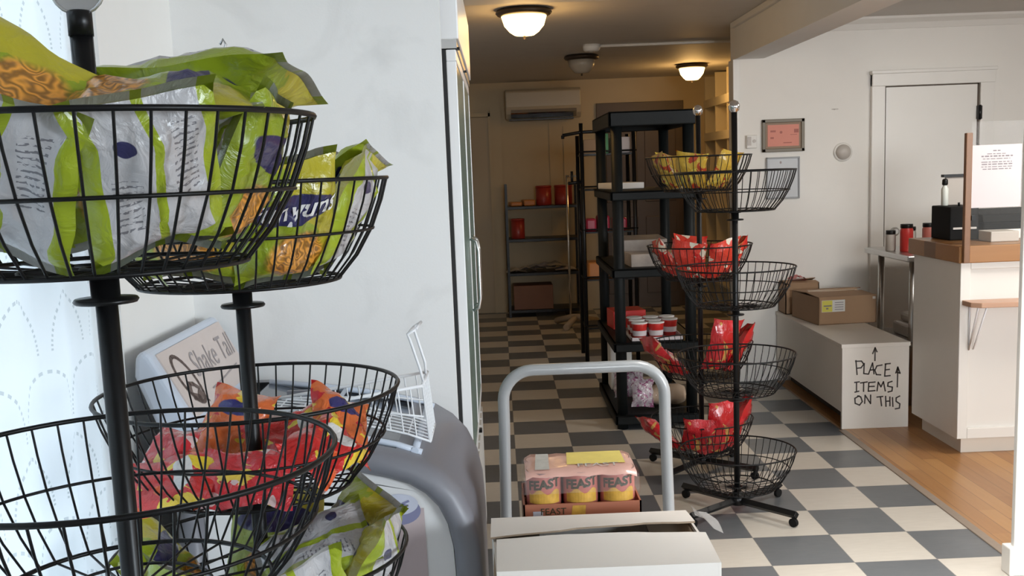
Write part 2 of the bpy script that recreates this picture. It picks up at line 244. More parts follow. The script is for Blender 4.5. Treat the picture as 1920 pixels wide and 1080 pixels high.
# ------------------------------------------------------------------ mesh builder
class MB:
    def __init__(s): s.v = []; s.f = []; s.mi = []; s.sm = []; s.uv = {}
    def _add(s, vs, fs, mi=0, smooth=False):
        n = len(s.v); s.v += [Vector(p) for p in vs]
        for f in fs: s.f.append([i + n for i in f]); s.mi.append(mi); s.sm.append(smooth)
        return s
    def box(s, a, b, mi=0, rot=None, piv=None):
        x0, y0, z0 = a; x1, y1, z1 = b
        vs = [Vector(p) for p in ((x0, y0, z0), (x1, y0, z0), (x1, y1, z0), (x0, y1, z0), (x0, y0, z1), (x1, y0, z1), (x1, y1, z1), (x0, y1, z1))]
        if rot is not None:
            R = Matrix.Rotation(rot, 3, 'Z'); pv = Vector(piv or (0, 0, 0)); vs = [R @ (p - pv) + pv for p in vs]
        return s._add(vs, [(0, 3, 2, 1), (4, 5, 6, 7), (0, 1, 5, 4), (1, 2, 6, 5), (2, 3, 7, 6), (3, 0, 4, 7)], mi)
    def tube(s, pts, r, n=8, mi=0, closed=False, caps=True, flat=None):
        P = [Vector(p) for p in pts]; N = len(P); vs = []; prev = None
        for i, p in enumerate(P):
            if closed: t = (P[(i + 1) % N] - P[i - 1])
            else: t = (P[min(i + 1, N - 1)] - P[max(i - 1, 0)])
            t.normalize()
            if prev is None:
                a = Vector((0, 0, 1)) if abs(t.z) < 0.9 else Vector((1, 0, 0)); x = t.cross(a).normalized()
            else: x = (prev - t * prev.dot(t)).normalized()
            prev = x; y = t.cross(x); rr = r[i] if isinstance(r, (list, tuple)) else r
            for k in range(n):
                an = 2 * PI * k / n; vs.append(p + (x * math.cos(an) + y * math.sin(an)) * rr)
        fs = []
        for i in range(N if closed else N - 1):
            j = (i + 1) % N
            for k in range(n): fs.append((i * n + k, i * n + (k + 1) % n, j * n + (k + 1) % n, j * n + k))
        s._add(vs, fs, mi, n > 4)
        if caps and not closed:
            b = len(s.v) - len(vs); s.f.append([b + k for k in range(n)][::-1]); s.f.append([b + (N - 1) * n + k for k in range(n)]); s.mi += [mi, mi]; s.sm += [False, False]
        return s
    def ring(s, c, r, z, w, n=48, k=6, mi=0):
        return s.tube([(c[0] + r * math.cos(2 * PI * i / n), c[1] + r * math.sin(2 * PI * i / n), z) for i in range(n)], w, k, mi, True)
    def lathe(s, c, prof, n=24, mi=0, smooth=True, caps=True):
        vs = []
        for r, z in prof:
            for k in range(n): a = 2 * PI * k / n; vs.append((c[0] + r * math.cos(a), c[1] + r * math.sin(a), c[2] + z))
        fs = [(i * n + k, i * n + (k + 1) % n, (i + 1) * n + (k + 1) % n, (i + 1) * n + k) for i in range(len(prof) - 1) for k in range(n)]
        s._add(vs, fs, mi, smooth)
        b = len(s.v) - len(vs)
        if caps:
            s.f.append([b + k for k in range(n)][::-1]); s.f.append([b + (len(prof) - 1) * n + k for k in range(n)]); s.mi += [mi, mi]; s.sm += [False, False]
        return s
    def prism(s, poly, lift, mi=0, smooth=False):
        """poly: 3D points of one face; lift: vector"""
        P = [Vector(p) for p in poly]; L = Vector(lift); n = len(P)
        s._add(P + [p + L for p in P], [tuple(range(n))[::-1], tuple(range(n, 2 * n))], mi)
        b = len(s.v) - 2 * n
        for i in range(n): s.f.append([b + i, b + (i + 1) % n, b + n + (i + 1) % n, b + n + i]); s.mi.append(mi); s.sm.append(smooth)
        return s
    def grid(s, rows, mi=0, smooth=True, uv=None):
        nu = len(rows[0]); b = len(s.v); vs = [p for r in rows for p in r]
        fs = [(i * nu + j, i * nu + j + 1, (i + 1) * nu + j + 1, (i + 1) * nu + j) for i in range(len(rows) - 1) for j in range(nu - 1)]
        s._add(vs, fs, mi, smooth)
        if uv:
            for i, r in enumerate(uv):
                for j, q in enumerate(r): s.uv[b + i * nu + j] = q
        return s
    def build(s, name, mats, parent=None, bevel=0.0, seg=2, weld=False):
        if not isinstance(mats, (list, tuple)): mats = [mats]
        me = bpy.data.meshes.new(name); root = parent
        while root is not None and root.parent is not None: root = root.parent
        if root is not None: off = root.location.copy()
        else:
            xs = [p.x for p in s.v]; ys = [p.y for p in s.v]; zs = [p.z for p in s.v]
            off = Vector(((min(xs) + max(xs)) / 2, (min(ys) + max(ys)) / 2, min(zs)))
            if s.keep: off = Vector((0, 0, 0))
        me.from_pydata([p - off for p in s.v], [], s.f)
        for m in mats: me.materials.append(m)
        for p, mi, sm in zip(me.polygons, s.mi, s.sm): p.material_index = mi; p.use_smooth = sm
        if s.uv:
            l = me.uv_layers.new(name='UV')
            for lp in me.loops:
                if lp.vertex_index in s.uv: l.data[lp.index].uv = s.uv[lp.vertex_index]
        bm = bmesh.new(); bm.from_mesh(me)
        if weld: bmesh.ops.remove_doubles(bm, verts=bm.verts, dist=0.0002)
        bmesh.ops.recalc_face_normals(bm, faces=bm.faces)
        bm.to_mesh(me); bm.free()
        o = bpy.data.objects.new(name, me); C.objects.link(o)
        if root is None: o.location = off
        else: o.parent = parent
        if bevel:
            md = o.modifiers.new('bevel', 'BEVEL'); md.width = bevel; md.segments = seg; md.limit_method = 'ANGLE'; md.angle_limit = math.radians(40)
            if seg > 1:
                md.harden_normals = False
        return o
    keep = False

def tag(o, label, cat, group=None, kind=None):
    if label: o['label'] = label
    if cat: o['category'] = cat
    if group: o['group'] = group
    if kind: o['kind'] = kind
    return o
def thing(name, label, cat, loc=(0, 0, 0), group=None):
    o = bpy.data.objects.new(name, None); C.objects.link(o); o.location = loc; o.empty_display_size = 0.1
    return tag(o, label, cat, group)
def struct(o, label=None):
    o['kind'] = 'structure'
    if label: o['label'] = label
    o['category'] = o.name.split('_')[0].split('.')[0]
    return o
def S(name, mb, m, label=None, **k):
    mb.keep = True; return struct(mb.build(name, m, **k), label)
def kids(o): return list(o.children)
def dup(o, parent=None):
    c = o.copy(); C.objects.link(c)
    if parent: c.parent = parent
    for ch in kids(o): dup(ch, c)
    return c
def text_faces(body, size, shear=0.0, bold=0.0, extr=0.0):
    cu = bpy.data.curves.new('lettering', 'FONT'); cu.body = body; cu.size = size; cu.shear = shear; cu.offset = bold; cu.align_x = 'CENTER'; cu.align_y = 'CENTER'; cu.resolution_u = 3
    o = bpy.data.objects.new('lettering', cu); C.objects.link(o)
    dg = bpy.context.evaluated_depsgraph_get(); me = o.evaluated_get(dg).to_mesh()
    vs = [v.co.copy() for v in me.vertices]; fs = [tuple(p.vertices) for p in me.polygons]
    o.evaluated_get(dg).to_mesh_clear(); bpy.data.objects.remove(o); bpy.data.curves.remove(cu)
    return vs, fs
def text_on(mb, body, size, org, ux, uy, mi=0, **k):
    vs, fs = text_faces(body, size, **k); ux, uy, org = Vector(ux).normalized(), Vector(uy).normalized(), Vector(org)
    mb._add([org + ux * v.x + uy * v.y for v in vs], fs, mi)
    return mb
def stroke(mb, pts, w, org, ux, uy, nrm, mi=0):
    """a marker stroke: flat ribbon through 2-D points on a plane"""
    ux, uy, org, n = Vector(ux), Vector(uy), Vector(org), Vector(nrm)
    P = [org + ux * a + uy * b + n * 0.0008 for a, b in pts]
    for i in range(len(P) - 1):
        d = (P[i + 1] - P[i]); 
        if d.length < 1e-6: continue
        d.normalize(); sd = n.cross(d) * (w / 2); e = d * (w * 0.35)
        mb._add([P[i] - sd - e, P[i] + sd - e, P[i + 1] + sd + e, P[i + 1] - sd + e], [(0, 1, 2, 3)], mi)

# ------------------------------------------------------------------ room shell
H = 2.36
S('floor', MB().box((-2.2, -4.1, -0.06), (1.828, 11.3, 0)).box((1.828, 7.1, -0.06), (5.0, 11.3, 0)), M['tile'], 'blue grey and cream checkered vinyl tile floor')
S('floor_right', MB().box((1.842, -4.0, -0.06), (5.0, 7.1, 0)), M['oakfloor'], 'golden oak plank floor in front of the counter')
S('trim_1', MB().box((1.812, -3.9, -0.05), (1.852, 5.70, 0.004)), M['grit'], 'thin transition strip between tile and oak floor', bevel=0.003)
mb = MB()
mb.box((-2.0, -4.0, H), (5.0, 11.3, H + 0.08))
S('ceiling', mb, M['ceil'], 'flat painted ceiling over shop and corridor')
# left wall with a tall window opening
WY0, WY1, WZ0, WZ1 = 0.30, 2.10, 0.28, 2.25
S('wall_left', MB().box((-0.95, -4.0, 0), (-0.83, WY0, H)).box((-0.95, WY1, 0), (-0.83, 11.2, H)).box((-0.95, WY0, 0), (-0.83, WY1, WZ0)).box((-0.95, WY0, WZ1), (-0.83, WY1, H)), M['wallgrey'], 'shaded off-white side wall beside the curtain')
w1 = MB()
for a, b in (((-0.845, WY0 - 0.09, WZ0 - 0.05), (-0.812, WY0, WZ1 + 0.08)), ((-0.845, WY1, WZ0 - 0.05), (-0.812, WY1 + 0.075, WZ1 + 0.08)), ((-0.845, WY0, WZ1), (-0.812, WY1, WZ1 + 0.08)), ((-0.86, WY0 - 0.1, WZ0 - 0.06), (-0.795, WY1 + 0.08, WZ0))): w1.box(a, b)
w1.box((-0.92, WY0, WZ0), (-0.88, WY0 + 0.04, WZ1)).box((-0.92, WY1 - 0.04, WZ0), (-0.88, WY1, WZ1)).box((-0.92, WY0, 1.25), (-0.88, WY1, 1.29))
wo = S('window_1', w1, M['trim'], 'tall side window behind the lace curtain', bevel=0.003)
pn = MB().box((-0.903, WY0 + 0.04, WZ0), (-0.899, WY1 - 0.04, WZ1)); pn.keep = True; p = pn.build('pane', M['window']); p.parent = wo
S('wall_partition', MB().box((-0.83, 2.885, 0), (-0.132, 2.912, H)), M['wall'], 'scuffed white wall behind the ice cream freezer')
S('wall_back', MB().box((1.572, 7.12, 0), (5.0, 7.24, H)), M['wallr'], 'white wall behind the counter')
S('wall_corridor', MB().box((-0.83, 11.2, 0), (2.5, 11.3, H)), M['wallb'], 'tan wall at the far end of the corridor')
S('wall_corridor_right', MB().box((2.45, 7.24, 0), (2.55, 11.2, H)), M['wallb'], 'tan side wall behind the cubbies')
S('wall_right', MB().box((4.9, -4.0, 0), (5.0, -3.2, H)).box((4.9, -0.7, 0), (5.0, -0.6, H)).box((4.9, 2.0, 0), (5.0, 7.12, H)).box((4.9, -0.6, 0), (5.0, 2.0, 0.6)).box((4.9, -0.6, 2.28), (5.0, 2.0, H)).box((4.9, -3.2, 0), (5.0, -0.7, 0.6)).box((4.9, -3.2, 2.28), (5.0, -0.7, H)), M['wallr'], 'white wall on the right')
fw = MB()
for a, b in ((-0.95, 0.2), (2.4, 5.0)): fw.box((a, -4.1, 0), (b, -4.0, H))
fw.box((-0.95, -4.1, 0), (5.0, -4.0, 0.55)).box((-0.95, -4.1, 2.3), (5.0, -4.0, H))
S('wall_front', fw, M['wallr'], 'shop front wall with two windows behind the viewer')
# long beam, header, column
S('trim_2', MB().box((1.572, -3.99, 2.13), (1.765, 7.12, H)), M['wallgrey'], 'boxed ceiling beam running above the floor joint')
S('trim_3', MB().box((-0.132, 5.45, 2.335), (1.572, 5.80, H)), M['wallgrey'], 'shallow ceiling header over the corridor', bevel=0.004)
S('trim_4', MB().box((1.545, -3.9, 2.325), (1.572, 7.12, H)), M['trim'], 'thin moulding where beam meets the ceiling', bevel=0.004)
S('trim_5', MB().box((1.765, 3.595, 0), (1.815, 3.62, H)), M['trim'], 'white upright edge at the right border of the view', bevel=0.003)
S('baseboard_post', MB().box((1.742, 3.575, 0), (1.84, 3.64, 0.10)), M['trim'], 'white baseboard block around the upright edge', bevel=0.004)
cr = MB()
cr.prism([(1.765, 7.12, H), (1.765, 7.12, 2.285), (1.765, 7.105, 2.285), (1.765, 7.09, 2.32), (1.765, 7.055, 2.345), (1.765, 7.05, H)], (3.1, 0, 0))
S('trim_6', cr, M['trim'], 'white crown moulding over the counter wall')
S('trim_7', MB().tube([(0.79, 8.05, H - 0.012), (2.40, 8.05, H - 0.012)], 0.011, 8), M['trim'], 'thin white raceway from smoke detector to corridor side')
S('trim_8', MB().box((1.56, 7.112, 0), (1.60, 7.25, 2.13)), M['trim'], 'corner trim of the corridor opening', bevel=0.003)
S('trim_9', MB().box((-0.045, 11.175, 0), (0.065, 11.2, 2.1)).box((0.555, 11.19, 0), (0.567, 11.2, 1.99)).box((0.70, 11.19, 0), (0.712, 11.2, 1.9)), M['wallb'], 'vertical trim boards on the corridor end wall')
# doors
d = MB(); y0 = 7.085
d.box((2.458, y0, 0), (2.546, 7.12, 2.0)).box((3.168, y0, 0), (3.262, 7.12, 2.0)).box((2.458, y0 - 0.008, 1.922), (3.262, 7.12, 2.012)).box((2.45, y0 - 0.02, 2.0), (3.27, 7.12, 2.022))
dd = S('door_1', d, M['trim'], 'white painted door behind the counter', bevel=0.004)
def part(name, mb, m, parent, **k):
    mb.keep = True
    o = mb.build(name, m, parent, **k); return o
part('door_leaf', MB().box((2.555, 7.10, 0.01), (3.152, 7.119, 1.914)), M['trim'], dd)
part('door_gap', MB().box((3.153, 7.108, 0.01), (3.168, 7.1195, 1.92)).box((2.546, 7.108, 0.01), (2.5545, 7.1195, 1.92)).box((2.546, 7.108, 1.9145), (3.168, 7.1195, 1.922)), M['doord'], dd)
hg = part('hinge', MB().box((3.148, 7.078, 1.69), (3.178, 7.10, 1.775)).tube([(3.163, 7.078, 1.685), (3.163, 7.078, 1.78)], 0.008, 8), M['black'], dd)
part('hinge', MB().box((3.148, 7.078, 0.25), (3.178, 7.10, 0.335)).tube([(3.163, 7.078, 0.245), (3.163, 7.078, 0.34)], 0.008, 8), M['black'], dd)
o = part('door_handle', MB().lathe((0, 0, 0), [(0.012, 0), (0.012, 0.04), (0.028, 0.05), (0.03, 0.07), (0.018, 0.085)], 16), M['steel'], dd)
o; o.rotation_euler = (PI / 2, 0, 0); o.location = (2.60, 7.10, 0.98)
d2 = S('door_2', MB().box((1.044, 11.16, 0), (1.937, 11.2, 2.115)), M['doord'], 'dark brown door at the corridor end', bevel=0.004)
pb = MB()
for xa in (1.13, 1.53):
    for za, zb in ((0.15, 0.95), (1.1, 1.95)): pb.box((xa, 11.15, za), (xa + 0.32, 11.162, zb))
part('door_panel', pb, M['doord'], d2, bevel=0.008)
part('door_handle', MB().box((1.10, 11.10, 0.95), (1.125, 11.16, 1.06)), M['black'], d2, bevel=0.005)
d3 = S('door_3', MB().box((-0.75, 11.165, 0), (-0.06, 11.2, 2.02)), M['doorb'], 'tan door at the left end of the corridor wall', bevel=0.004)
part('door_frame', MB().box((-0.065, 11.15, 0), (-0.045, 11.2, 2.06)).box((-0.80, 11.15, 2.025), (-0.045, 11.2, 2.06)), M['wallb'], d3)

# ------------------------------------------------------------------ curtain
rows, uvs = [], []
for i in range(30):
    z = 2.24 - i * (2.24 - 0.16) / 29; r = []; q = []
    for j in range(70):
        t = j / 69; y = 0.22 + t * 1.93
        x = -0.775 + 0.010 * math.sin(y * 42 + 0.6 * math.sin(z * 3)) + 0.006 * math.sin(y * 17 + z)
        r.append((x, y, z)); q.append((t * 1.0, 1 - i / 29))
    rows.append(r); uvs.append(q)
cu = thing('lace_curtain', 'sheer white scalloped lace curtain over the left window', 'curtain', (-0.775, 1.2, 0.16))
m = MB(); m.grid(rows, uv=uvs); m.build('curtain_panel', M['lace'], cu)
MB().tube([(-0.775, 0.18, 2.25), (-0.775, 2.2, 2.25)], 0.009, 10).box((-0.83, 0.2, 2.24), (-0.775, 0.22, 2.262)).box((-0.83, 2.165, 2.24), (-0.775, 2.185, 2.262)).build('curtain_rod', M['trim'], cu)

# ------------------------------------------------------------------ wire basket racks
RIM, RB, DEP = 0.244, 0.160, 0.158
def basket_mesh(n=46):
    b = MB(); c = (0, 0)
    b.ring(c, RIM, 0, 0.0034, 64); b.ring(c, RIM - 0.026, -0.080, 0.0023, 56, 5); b.ring(c, RB, -DEP, 0.0030, 48)
    b.ring(c, 0.09, -DEP - 0.004, 0.0022, 32, 5); b.ring(c, 0.022, -DEP - 0.006, 0.006, 20)
    for k in range(n):
        a = 2 * PI * k / n; ca, sa = math.cos(a), math.sin(a)
        pr = [(RIM, 0), (RIM - 0.010, -0.035), (RIM - 0.028, -0.08), (RIM - 0.053, -0.122), (RB, -DEP)]
        if k % 2 == 0: pr += [(0.09, -DEP - 0.004), (0.022, -DEP - 0.005)]
        b.tube([(r * ca, r * sa, z) for r, z in pr], 0.0017, 5, caps=False)
    return b
BASKET = None
def make_rack(loc, rotz, tiers, top, label, sign=False, hook=False, ball=False):
    global BASKET
    t = thing('basket_rack', label, 'display rack', (0, 0, 0), 'black wire basket racks')
    MB().tube([(0, 0, 0.045), (0, 0, top - 0.004)], 0.0122, 14).build('pole', M['black'], t)
    if ball:
        MB().lathe((0, 0, top - 0.02), [(0.006, 0), (0.008, 0.01), (0.021, 0.022), (0.024, 0.038), (0.016, 0.056), (0.003, 0.062)], 16).build('finial', M['chrome'], t)
    else: MB().lathe((0, 0, top - 0.025), [(0.0134, 0), (0.0134, 0.025), (0.011, 0.027)], 14).build('pole_cap', M['black'], t)
    if hook: MB().tube([(0, 0, top), (0, 0, top + 0.022), (0.004, 0, top + 0.03), (0.0, 0, top + 0.038), (-0.005, 0, top + 0.03)], 0.0022, 6).build('hook', M['steel'], t)
    if sign: MB().tube([(0.028 * math.cos(a), 0, top + 0.026 + 0.028 * math.sin(a)) for a in [2 * PI * i / 20 for i in range(20)]], 0.002, 6, closed=True).lathe((0, 0, top + 0.002), [(0.008, -0.01), (0.008, 0.0)], 10)._add([(0.027 * math.cos(2 * PI * i / 20), 0.0, top + 0.026 + 0.027 * math.sin(2 * PI * i / 20)) for i in range(20)], [tuple(range(20))]).build('sign_clip', M['silver'], t)
    for z in tiers:
        if BASKET is None: ob = basket_mesh().build('basket', M['wire'], t); BASKET = ob.data
        else: ob = bpy.data.objects.new('basket', BASKET); C.objects.link(ob); ob.parent = t
        ob.location = (0, 0, z); ob.rotation_euler = (0, 0, z * 3)
        MB().lathe((0, 0, z - DEP - 0.042), [(0.034, 0.0), (0.036, 0.003), (0.034, 0.006), (0.016, 0.007), (0.016, 0.03)], 20).build('collar', M['black'], t)
    hub = MB().lathe((0, 0, 0.035), [(0.03, 0), (0.03, 0.03), (0.02, 0.04)], 16).build('hub', M['black'], t)
    for k in range(4):
        a = PI / 4 + k * PI / 2; ca, sa = math.cos(a), math.sin(a)
        lg = MB().tube([(0.015 * ca, 0.015 * sa, 0.052), (0.30 * ca, 0.30 * sa, 0.052)], 0.017, 4).build('leg', M['black'], t, bevel=0.002)
        cs = MB().tube([(0.285 * ca - 0.008 * sa, 0.285 * sa + 0.008 * ca, 0.0185), (0.285 * ca + 0.008 * sa, 0.285 * sa - 0.008 * ca, 0.0185)], 0.0185, 14).tube([(0.285 * ca, 0.285 * sa, 0.02), (0.285 * ca, 0.285 * sa, 0.045)], 0.007, 8)
        cs.build('caster', M['rubber'], lg)
    t.location = loc; t.rotation_euler = (0, 0, rotz)
    return t
R1, R2, R3, R4 = (-0.446, 1.21), (-0.421, 1.74), (0.968, 4.40), (0.942, 5.05)
T1, T2, T3, T4 = (1.547, 1.168, 0.80, 0.43), (1.474, 1.136, 0.864, 0.45), (1.438, 1.046, 0.684, 0.272), (1.507, 1.095, 0.63, 0.262)
make_rack((*R1, 0), 0.1, T1, 1.665, 'nearest black wire basket rack, lime bags heaped in its top basket', sign=True)
make_rack((*R2, 0), 0.1, T2, 1.66, 'black wire basket rack standing before the freezer, hook on its pole', hook=True)
make_rack((*R3, 0), -0.1, T3, 1.68, 'black wire basket rack with four empty baskets on checkered floor', ball=True)
make_rack((*R4, 0), 0.05, T4, 1.70, 'black wire basket rack behind the empty one, red bags in its baskets', ball=True)

# ------------------------------------------------------------------ bags
def bag_surf(W, L, T, bend, seed, crump):
    off = Vector((seed * 7.3, seed * 3.1, 0))
    def P(u, v, side):
        wv = 1 - 0.10 * (1 - min(1, abs(v)) ** 3) ; x = u * W / 2 * wv; y = v * L / 2 * (1 - 0.04 * (1 - u * u))
        e = max(0.0, 1 - abs(v) / 0.90); prof = min(1.0, e * 2.6) ** 0.55 * (max(0.0, 1 - abs(u) ** 2.4)) ** 0.6
        n1 = noise.noise(Vector((u * 1.6, v * 1.6, side * 3)) + off); n2 = noise.noise(Vector((u * 4.5, v * 4.5, side * 5)) + off); n3 = abs(noise.noise(Vector((u * 3 + v * 2, v * 3 - u, side * 2)) + off))
        z = side * T / 2 * prof * (1 + 0.25 * n1) + side * prof * crump * (0.010 * n2 - 0.012 * n3)
        z += crump * 0.014 * noise.noise(Vector((u * 1.3, v * 1.3, 9)) + off) * (1 if abs(v) < 0.9 else 1.3)
        x += crump * 0.006 * noise.noise(Vector((v * 2.2, 4, 1)) + off)
        if bend:
            R = 1 / bend; a = x * bend; x, z = (R + z) * math.sin(a), (R + z) * math.cos(a) - R
        return Vector((x, y, z))
    return P
BAGS = {}
def bag_proto(key, W, L, T, mats, bend=0.0, seeds=(1, 2, 3), crump=1.0, nu=16, nv=20):
    for sd in seeds:
        P = bag_surf(W, L, T, bend, sd, crump); mb = MB()
        for side, mi in ((1, 0), (-1, 1)):
            rows, uvs = [], []
            for i in range(nv + 1):
                v = -1 + 2 * i / nv; r = []; q = []
                for j in range(nu + 1):
                    u = -1 + 2 * j / nu; r.append(P(u, v, side)); q.append(((u + 1) / 2, (v + 1) / 2))
                rows.append(r); uvs.append(q)
            mb.grid(rows, mi, True, uvs)
        o = mb.build(key, mats, bpy.data.objects.new('tmp', None)); me = o.data; bpy.data.objects.remove(o)
        BAGS.setdefault(key, []).append((me, P))
for o in [o for o in bpy.data.objects if o.name.startswith('tmp')]: bpy.data.objects.remove(o)
bag_proto('onion', 0.175, 0.215, 0.060, [M['onion_f'], M['onion_b']], 2.2)
bag_proto('onionflat', 0.19, 0.25, 0.055, [M['onion_f'], M['onion_b']], -0.6)
bag_proto('candya', 0.11, 0.155, 0.038, [M['candy_a'], M['candy_b']], 0.8, nu=12, nv=14)
bag_proto('candyb', 0.11, 0.15, 0.036, [M['candy_b'], M['candy_a']], 0.8, nu=12, nv=14)
bag_proto('candyc', 0.12, 0.16, 0.042, [M['candy_c'], M['candy_a']], 0.8, nu=12, nv=14)
bag_proto('chipr', 0.19, 0.27, 0.065, [M['chip_r'], M['chip_r']], 2.0, nu=12, nv=14, crump=1.3)
bag_proto('chipw', 0.17, 0.20, 0.055, [M['chip_w'], M['chip_w']], 2.0, nu=12, nv=14)
bag_proto('chipy', 0.165, 0.20, 0.052, [M['chip_y'], M['chip_y']], 2.0, nu=12, nv=14)
for o in [o for o in bpy.data.objects if o.name.startswith('tmp')]: bpy.data.objects.remove(o)
NAMES = dict(onion='snack_bag', onionflat='snack_bag', candya='candy_bag', candyb='candy_bag', candyc='candy_bag', chipr='crisp_bag', chipw='crisp_bag', chipy='crisp_bag')
def put_bag(key, var, pos, n, up, label, group, cat='snack bag', sc=1.0):
    me, P = BAGS[key][var % len(BAGS[key])]
    n = Vector(n).normalized(); up = Vector(up); up = (up - n * up.dot(n)).normalized(); x = up.cross(n)
    mtx = Matrix((x * sc, up * sc, n * sc)).transposed().to_4x4(); mtx.translation = Vector(pos)
    o = bpy.data.objects.new(NAMES[key], me); C.objects.link(o); o.matrix_world = mtx
    tag(o, label, cat, group); return o, P
def stand(key, var, ctr, rim, az, label, group, flip=False, rad=0.0, dz=0.0, roll=0.0, sc=1.0, lean=0.0):
    """a bag leaning against the sloping basket wall, front (or back) turned outwards"""
    a = math.radians(az); o = Vector((math.cos(a), math.sin(a), 0)); z = Vector((0, 0, 1)); me, P = BAGS[key][0]
    L = {'onion': 0.215, 'onionflat': 0.25, 'chipr': 0.27, 'chipw': 0.20, 'chipy': 0.20}.get(key, 0.16) * sc
    sl = math.radians(28 + lean); up = o * math.sin(sl) + z * math.cos(sl); n = o * math.cos(sl) - z * math.sin(sl)
    s = L / 2 + 0.006
    pos = Vector((*ctr, rim - DEP)) + o * (RB - 0.042 * sc + s * math.sin(sl) + rad) + z * (s * math.cos(sl) + dz + 0.006 + 0.022 * sc * abs(math.sin(math.radians(roll))))
    up = Matrix.Rotation(math.radians(roll), 3, n) @ up
    ob, P = put_bag(key, var, pos, -n if flip else n, up, label, group, 'snack bag', sc)
    return ob, P

# nearest rack, top basket
G1 = 'lime snack bags heaped in the nearest top basket'
stand('onion', 0, R1, T1[0], -97, 'white-backed lime snack bag with fine print behind the front wires, nearest top basket', G1, True, roll=-24, sc=0.88)
stand('onion', 1, R1, T1[0], -52, 'lime snack bag turned white back outwards, right of the fine print bag, nearest top basket', G1, True, roll=14, sc=0.88)
stand('onion', 2, R1, T1[0], -4, 'lime snack bag upright at the right end of the nearest top basket', G1, roll=-8, sc=0.9)
stand('onion', 0, R1, T1[0], 50, 'lime snack bag at the right rear of the nearest top basket', G1, roll=6, sc=0.85)
stand('onion', 1, R1, T1[0], 105, 'lime snack bag against the rear wires of the nearest top basket', G1, True, roll=-6)
stand('onion', 2, R1, T1[0], 160, 'lime snack bag at the left rear of the nearest top basket', G1, roll=5)
stand('onion', 1, R1, T1[0], -146, 'lime snack bag at the cut-off left front of the nearest top basket', G1, roll=14)
put_bag('onionflat', 0, (-0.530, 1.105, 1.585), (0.30, -0.80, 0.50), (-0.80, 0.05, 0.58), 'lime bag with a gold ring picture jutting up at the far left of the heap', G1)
put_bag('onionflat', 1, (-0.350, 1.150, 1.562), (0.05, -0.22, 0.97), (1, 0.22, 0.0), 'lime bag lying flat over the middle of the nearest heap', G1, sc=0.86)
put_bag('onionflat', 2, (-0.345, 1.320, 1.590), (0.05, -0.25, -0.95), (1, -0.1, 0.02), 'lime bag lying back side up at the rear of the nearest heap', G1)
# second rack, top basket
G2 = 'lime snack bags in the top basket before the freezer'
bo, bP = stand('onion', 0, R2, T2[0], -52, 'lime snack bag with white name lettering, top basket before the freezer', G2, roll=10, dz=-0.012)
vs, fs = text_faces('Funyuns', 0.046, 0.25, 0.0007)
lm = MB(); lm._add([bP(v.x / 0.0875, (v.y + 0.0345) / 0.1075, 1) + Vector((0, 0, 0.0012)) for v in vs], fs); lt = lm.build('brand_lettering', M['paper']); lt.location = (0, 0, 0); lt.data.transform(Matrix.Translation(lt.location))
xs = [bP(v.x / 0.0875, (v.y + 0.0345) / 0.1075, 1) + Vector((0, 0, 0.0012)) for v in vs]
for k, v in enumerate(lt.data.vertices): v.co = xs[k]
lt.parent = bo; lt['label'] = 'white snack name lettering'
stand('onion', 1, R2, T2[0], -2, 'grey-backed lime snack bag at the right end of the top basket before the freezer', G2, True, roll=-5)
stand('onion', 2, R2, T2[0], -102, 'lime snack bag at the front of the freezer-side top basket, left of the lettered one', G2, roll=-14)
stand('onion', 0, R2, T2[0], -155, 'lime snack bag at the left of the top basket before the freezer', G2, True)
stand('onion', 1, R2, T2[0], 48, 'lime snack bag at the right rear of the top basket before the freezer', G2, True, roll=12)
stand('onion', 2, R2, T2[0], 100, 'lime snack bag at the rear of the top basket before the freezer', G2, False)
stand('onion', 0, R2, T2[0], 152, 'lime snack bag at the left rear of the top basket before the freezer', G2, True)
put_bag('onionflat', 1, (-0.270, 1.775, 1.480), (0.35, -0.30, -0.85), (0.9, -0.1, 0.30), 'silver-backed lime bag lying on top, right side of the basket before the freezer', G2, sc=0.72)
# second rack, third basket
G3 = 'lime snack bags in the low basket before the freezer'
stand('onion', 1, R2, T2[2], -8, 'crumpled white lime-striped snack bag at the right of the low basket', G3, True, roll=-10, sc=1.08)
stand('onion', 2, R2, T2[2], 42, 'lime snack bag at the right rear of the low basket, near the printed cup', G3, True, roll=14, sc=1.1)
stand('onion', 0, R2, T2[2], -58, 'lime snack bag at the right front of the low basket', G3, True, roll=20)
stand('onion', 1, R2, T2[2], -112, 'lime snack bag at the left front of the low basket', G3, roll=-12)
stand('onion', 2, R2, T2[2], 172, 'lime snack bag leaning at the left end of the low basket', G3, True, roll=-20)
stand('onion', 0, R2, T2[2], 95, 'lime snack bag standing at the rear of the low basket', G3, True, roll=3, sc=1.05)
put_bag('onionflat', 2, (-0.325, 1.70, 0.872), (0.2, 0.55, -0.80), (0.9, 0.35, 0.05), 'lime bag lying white back up across the low basket', G3, sc=0.8)
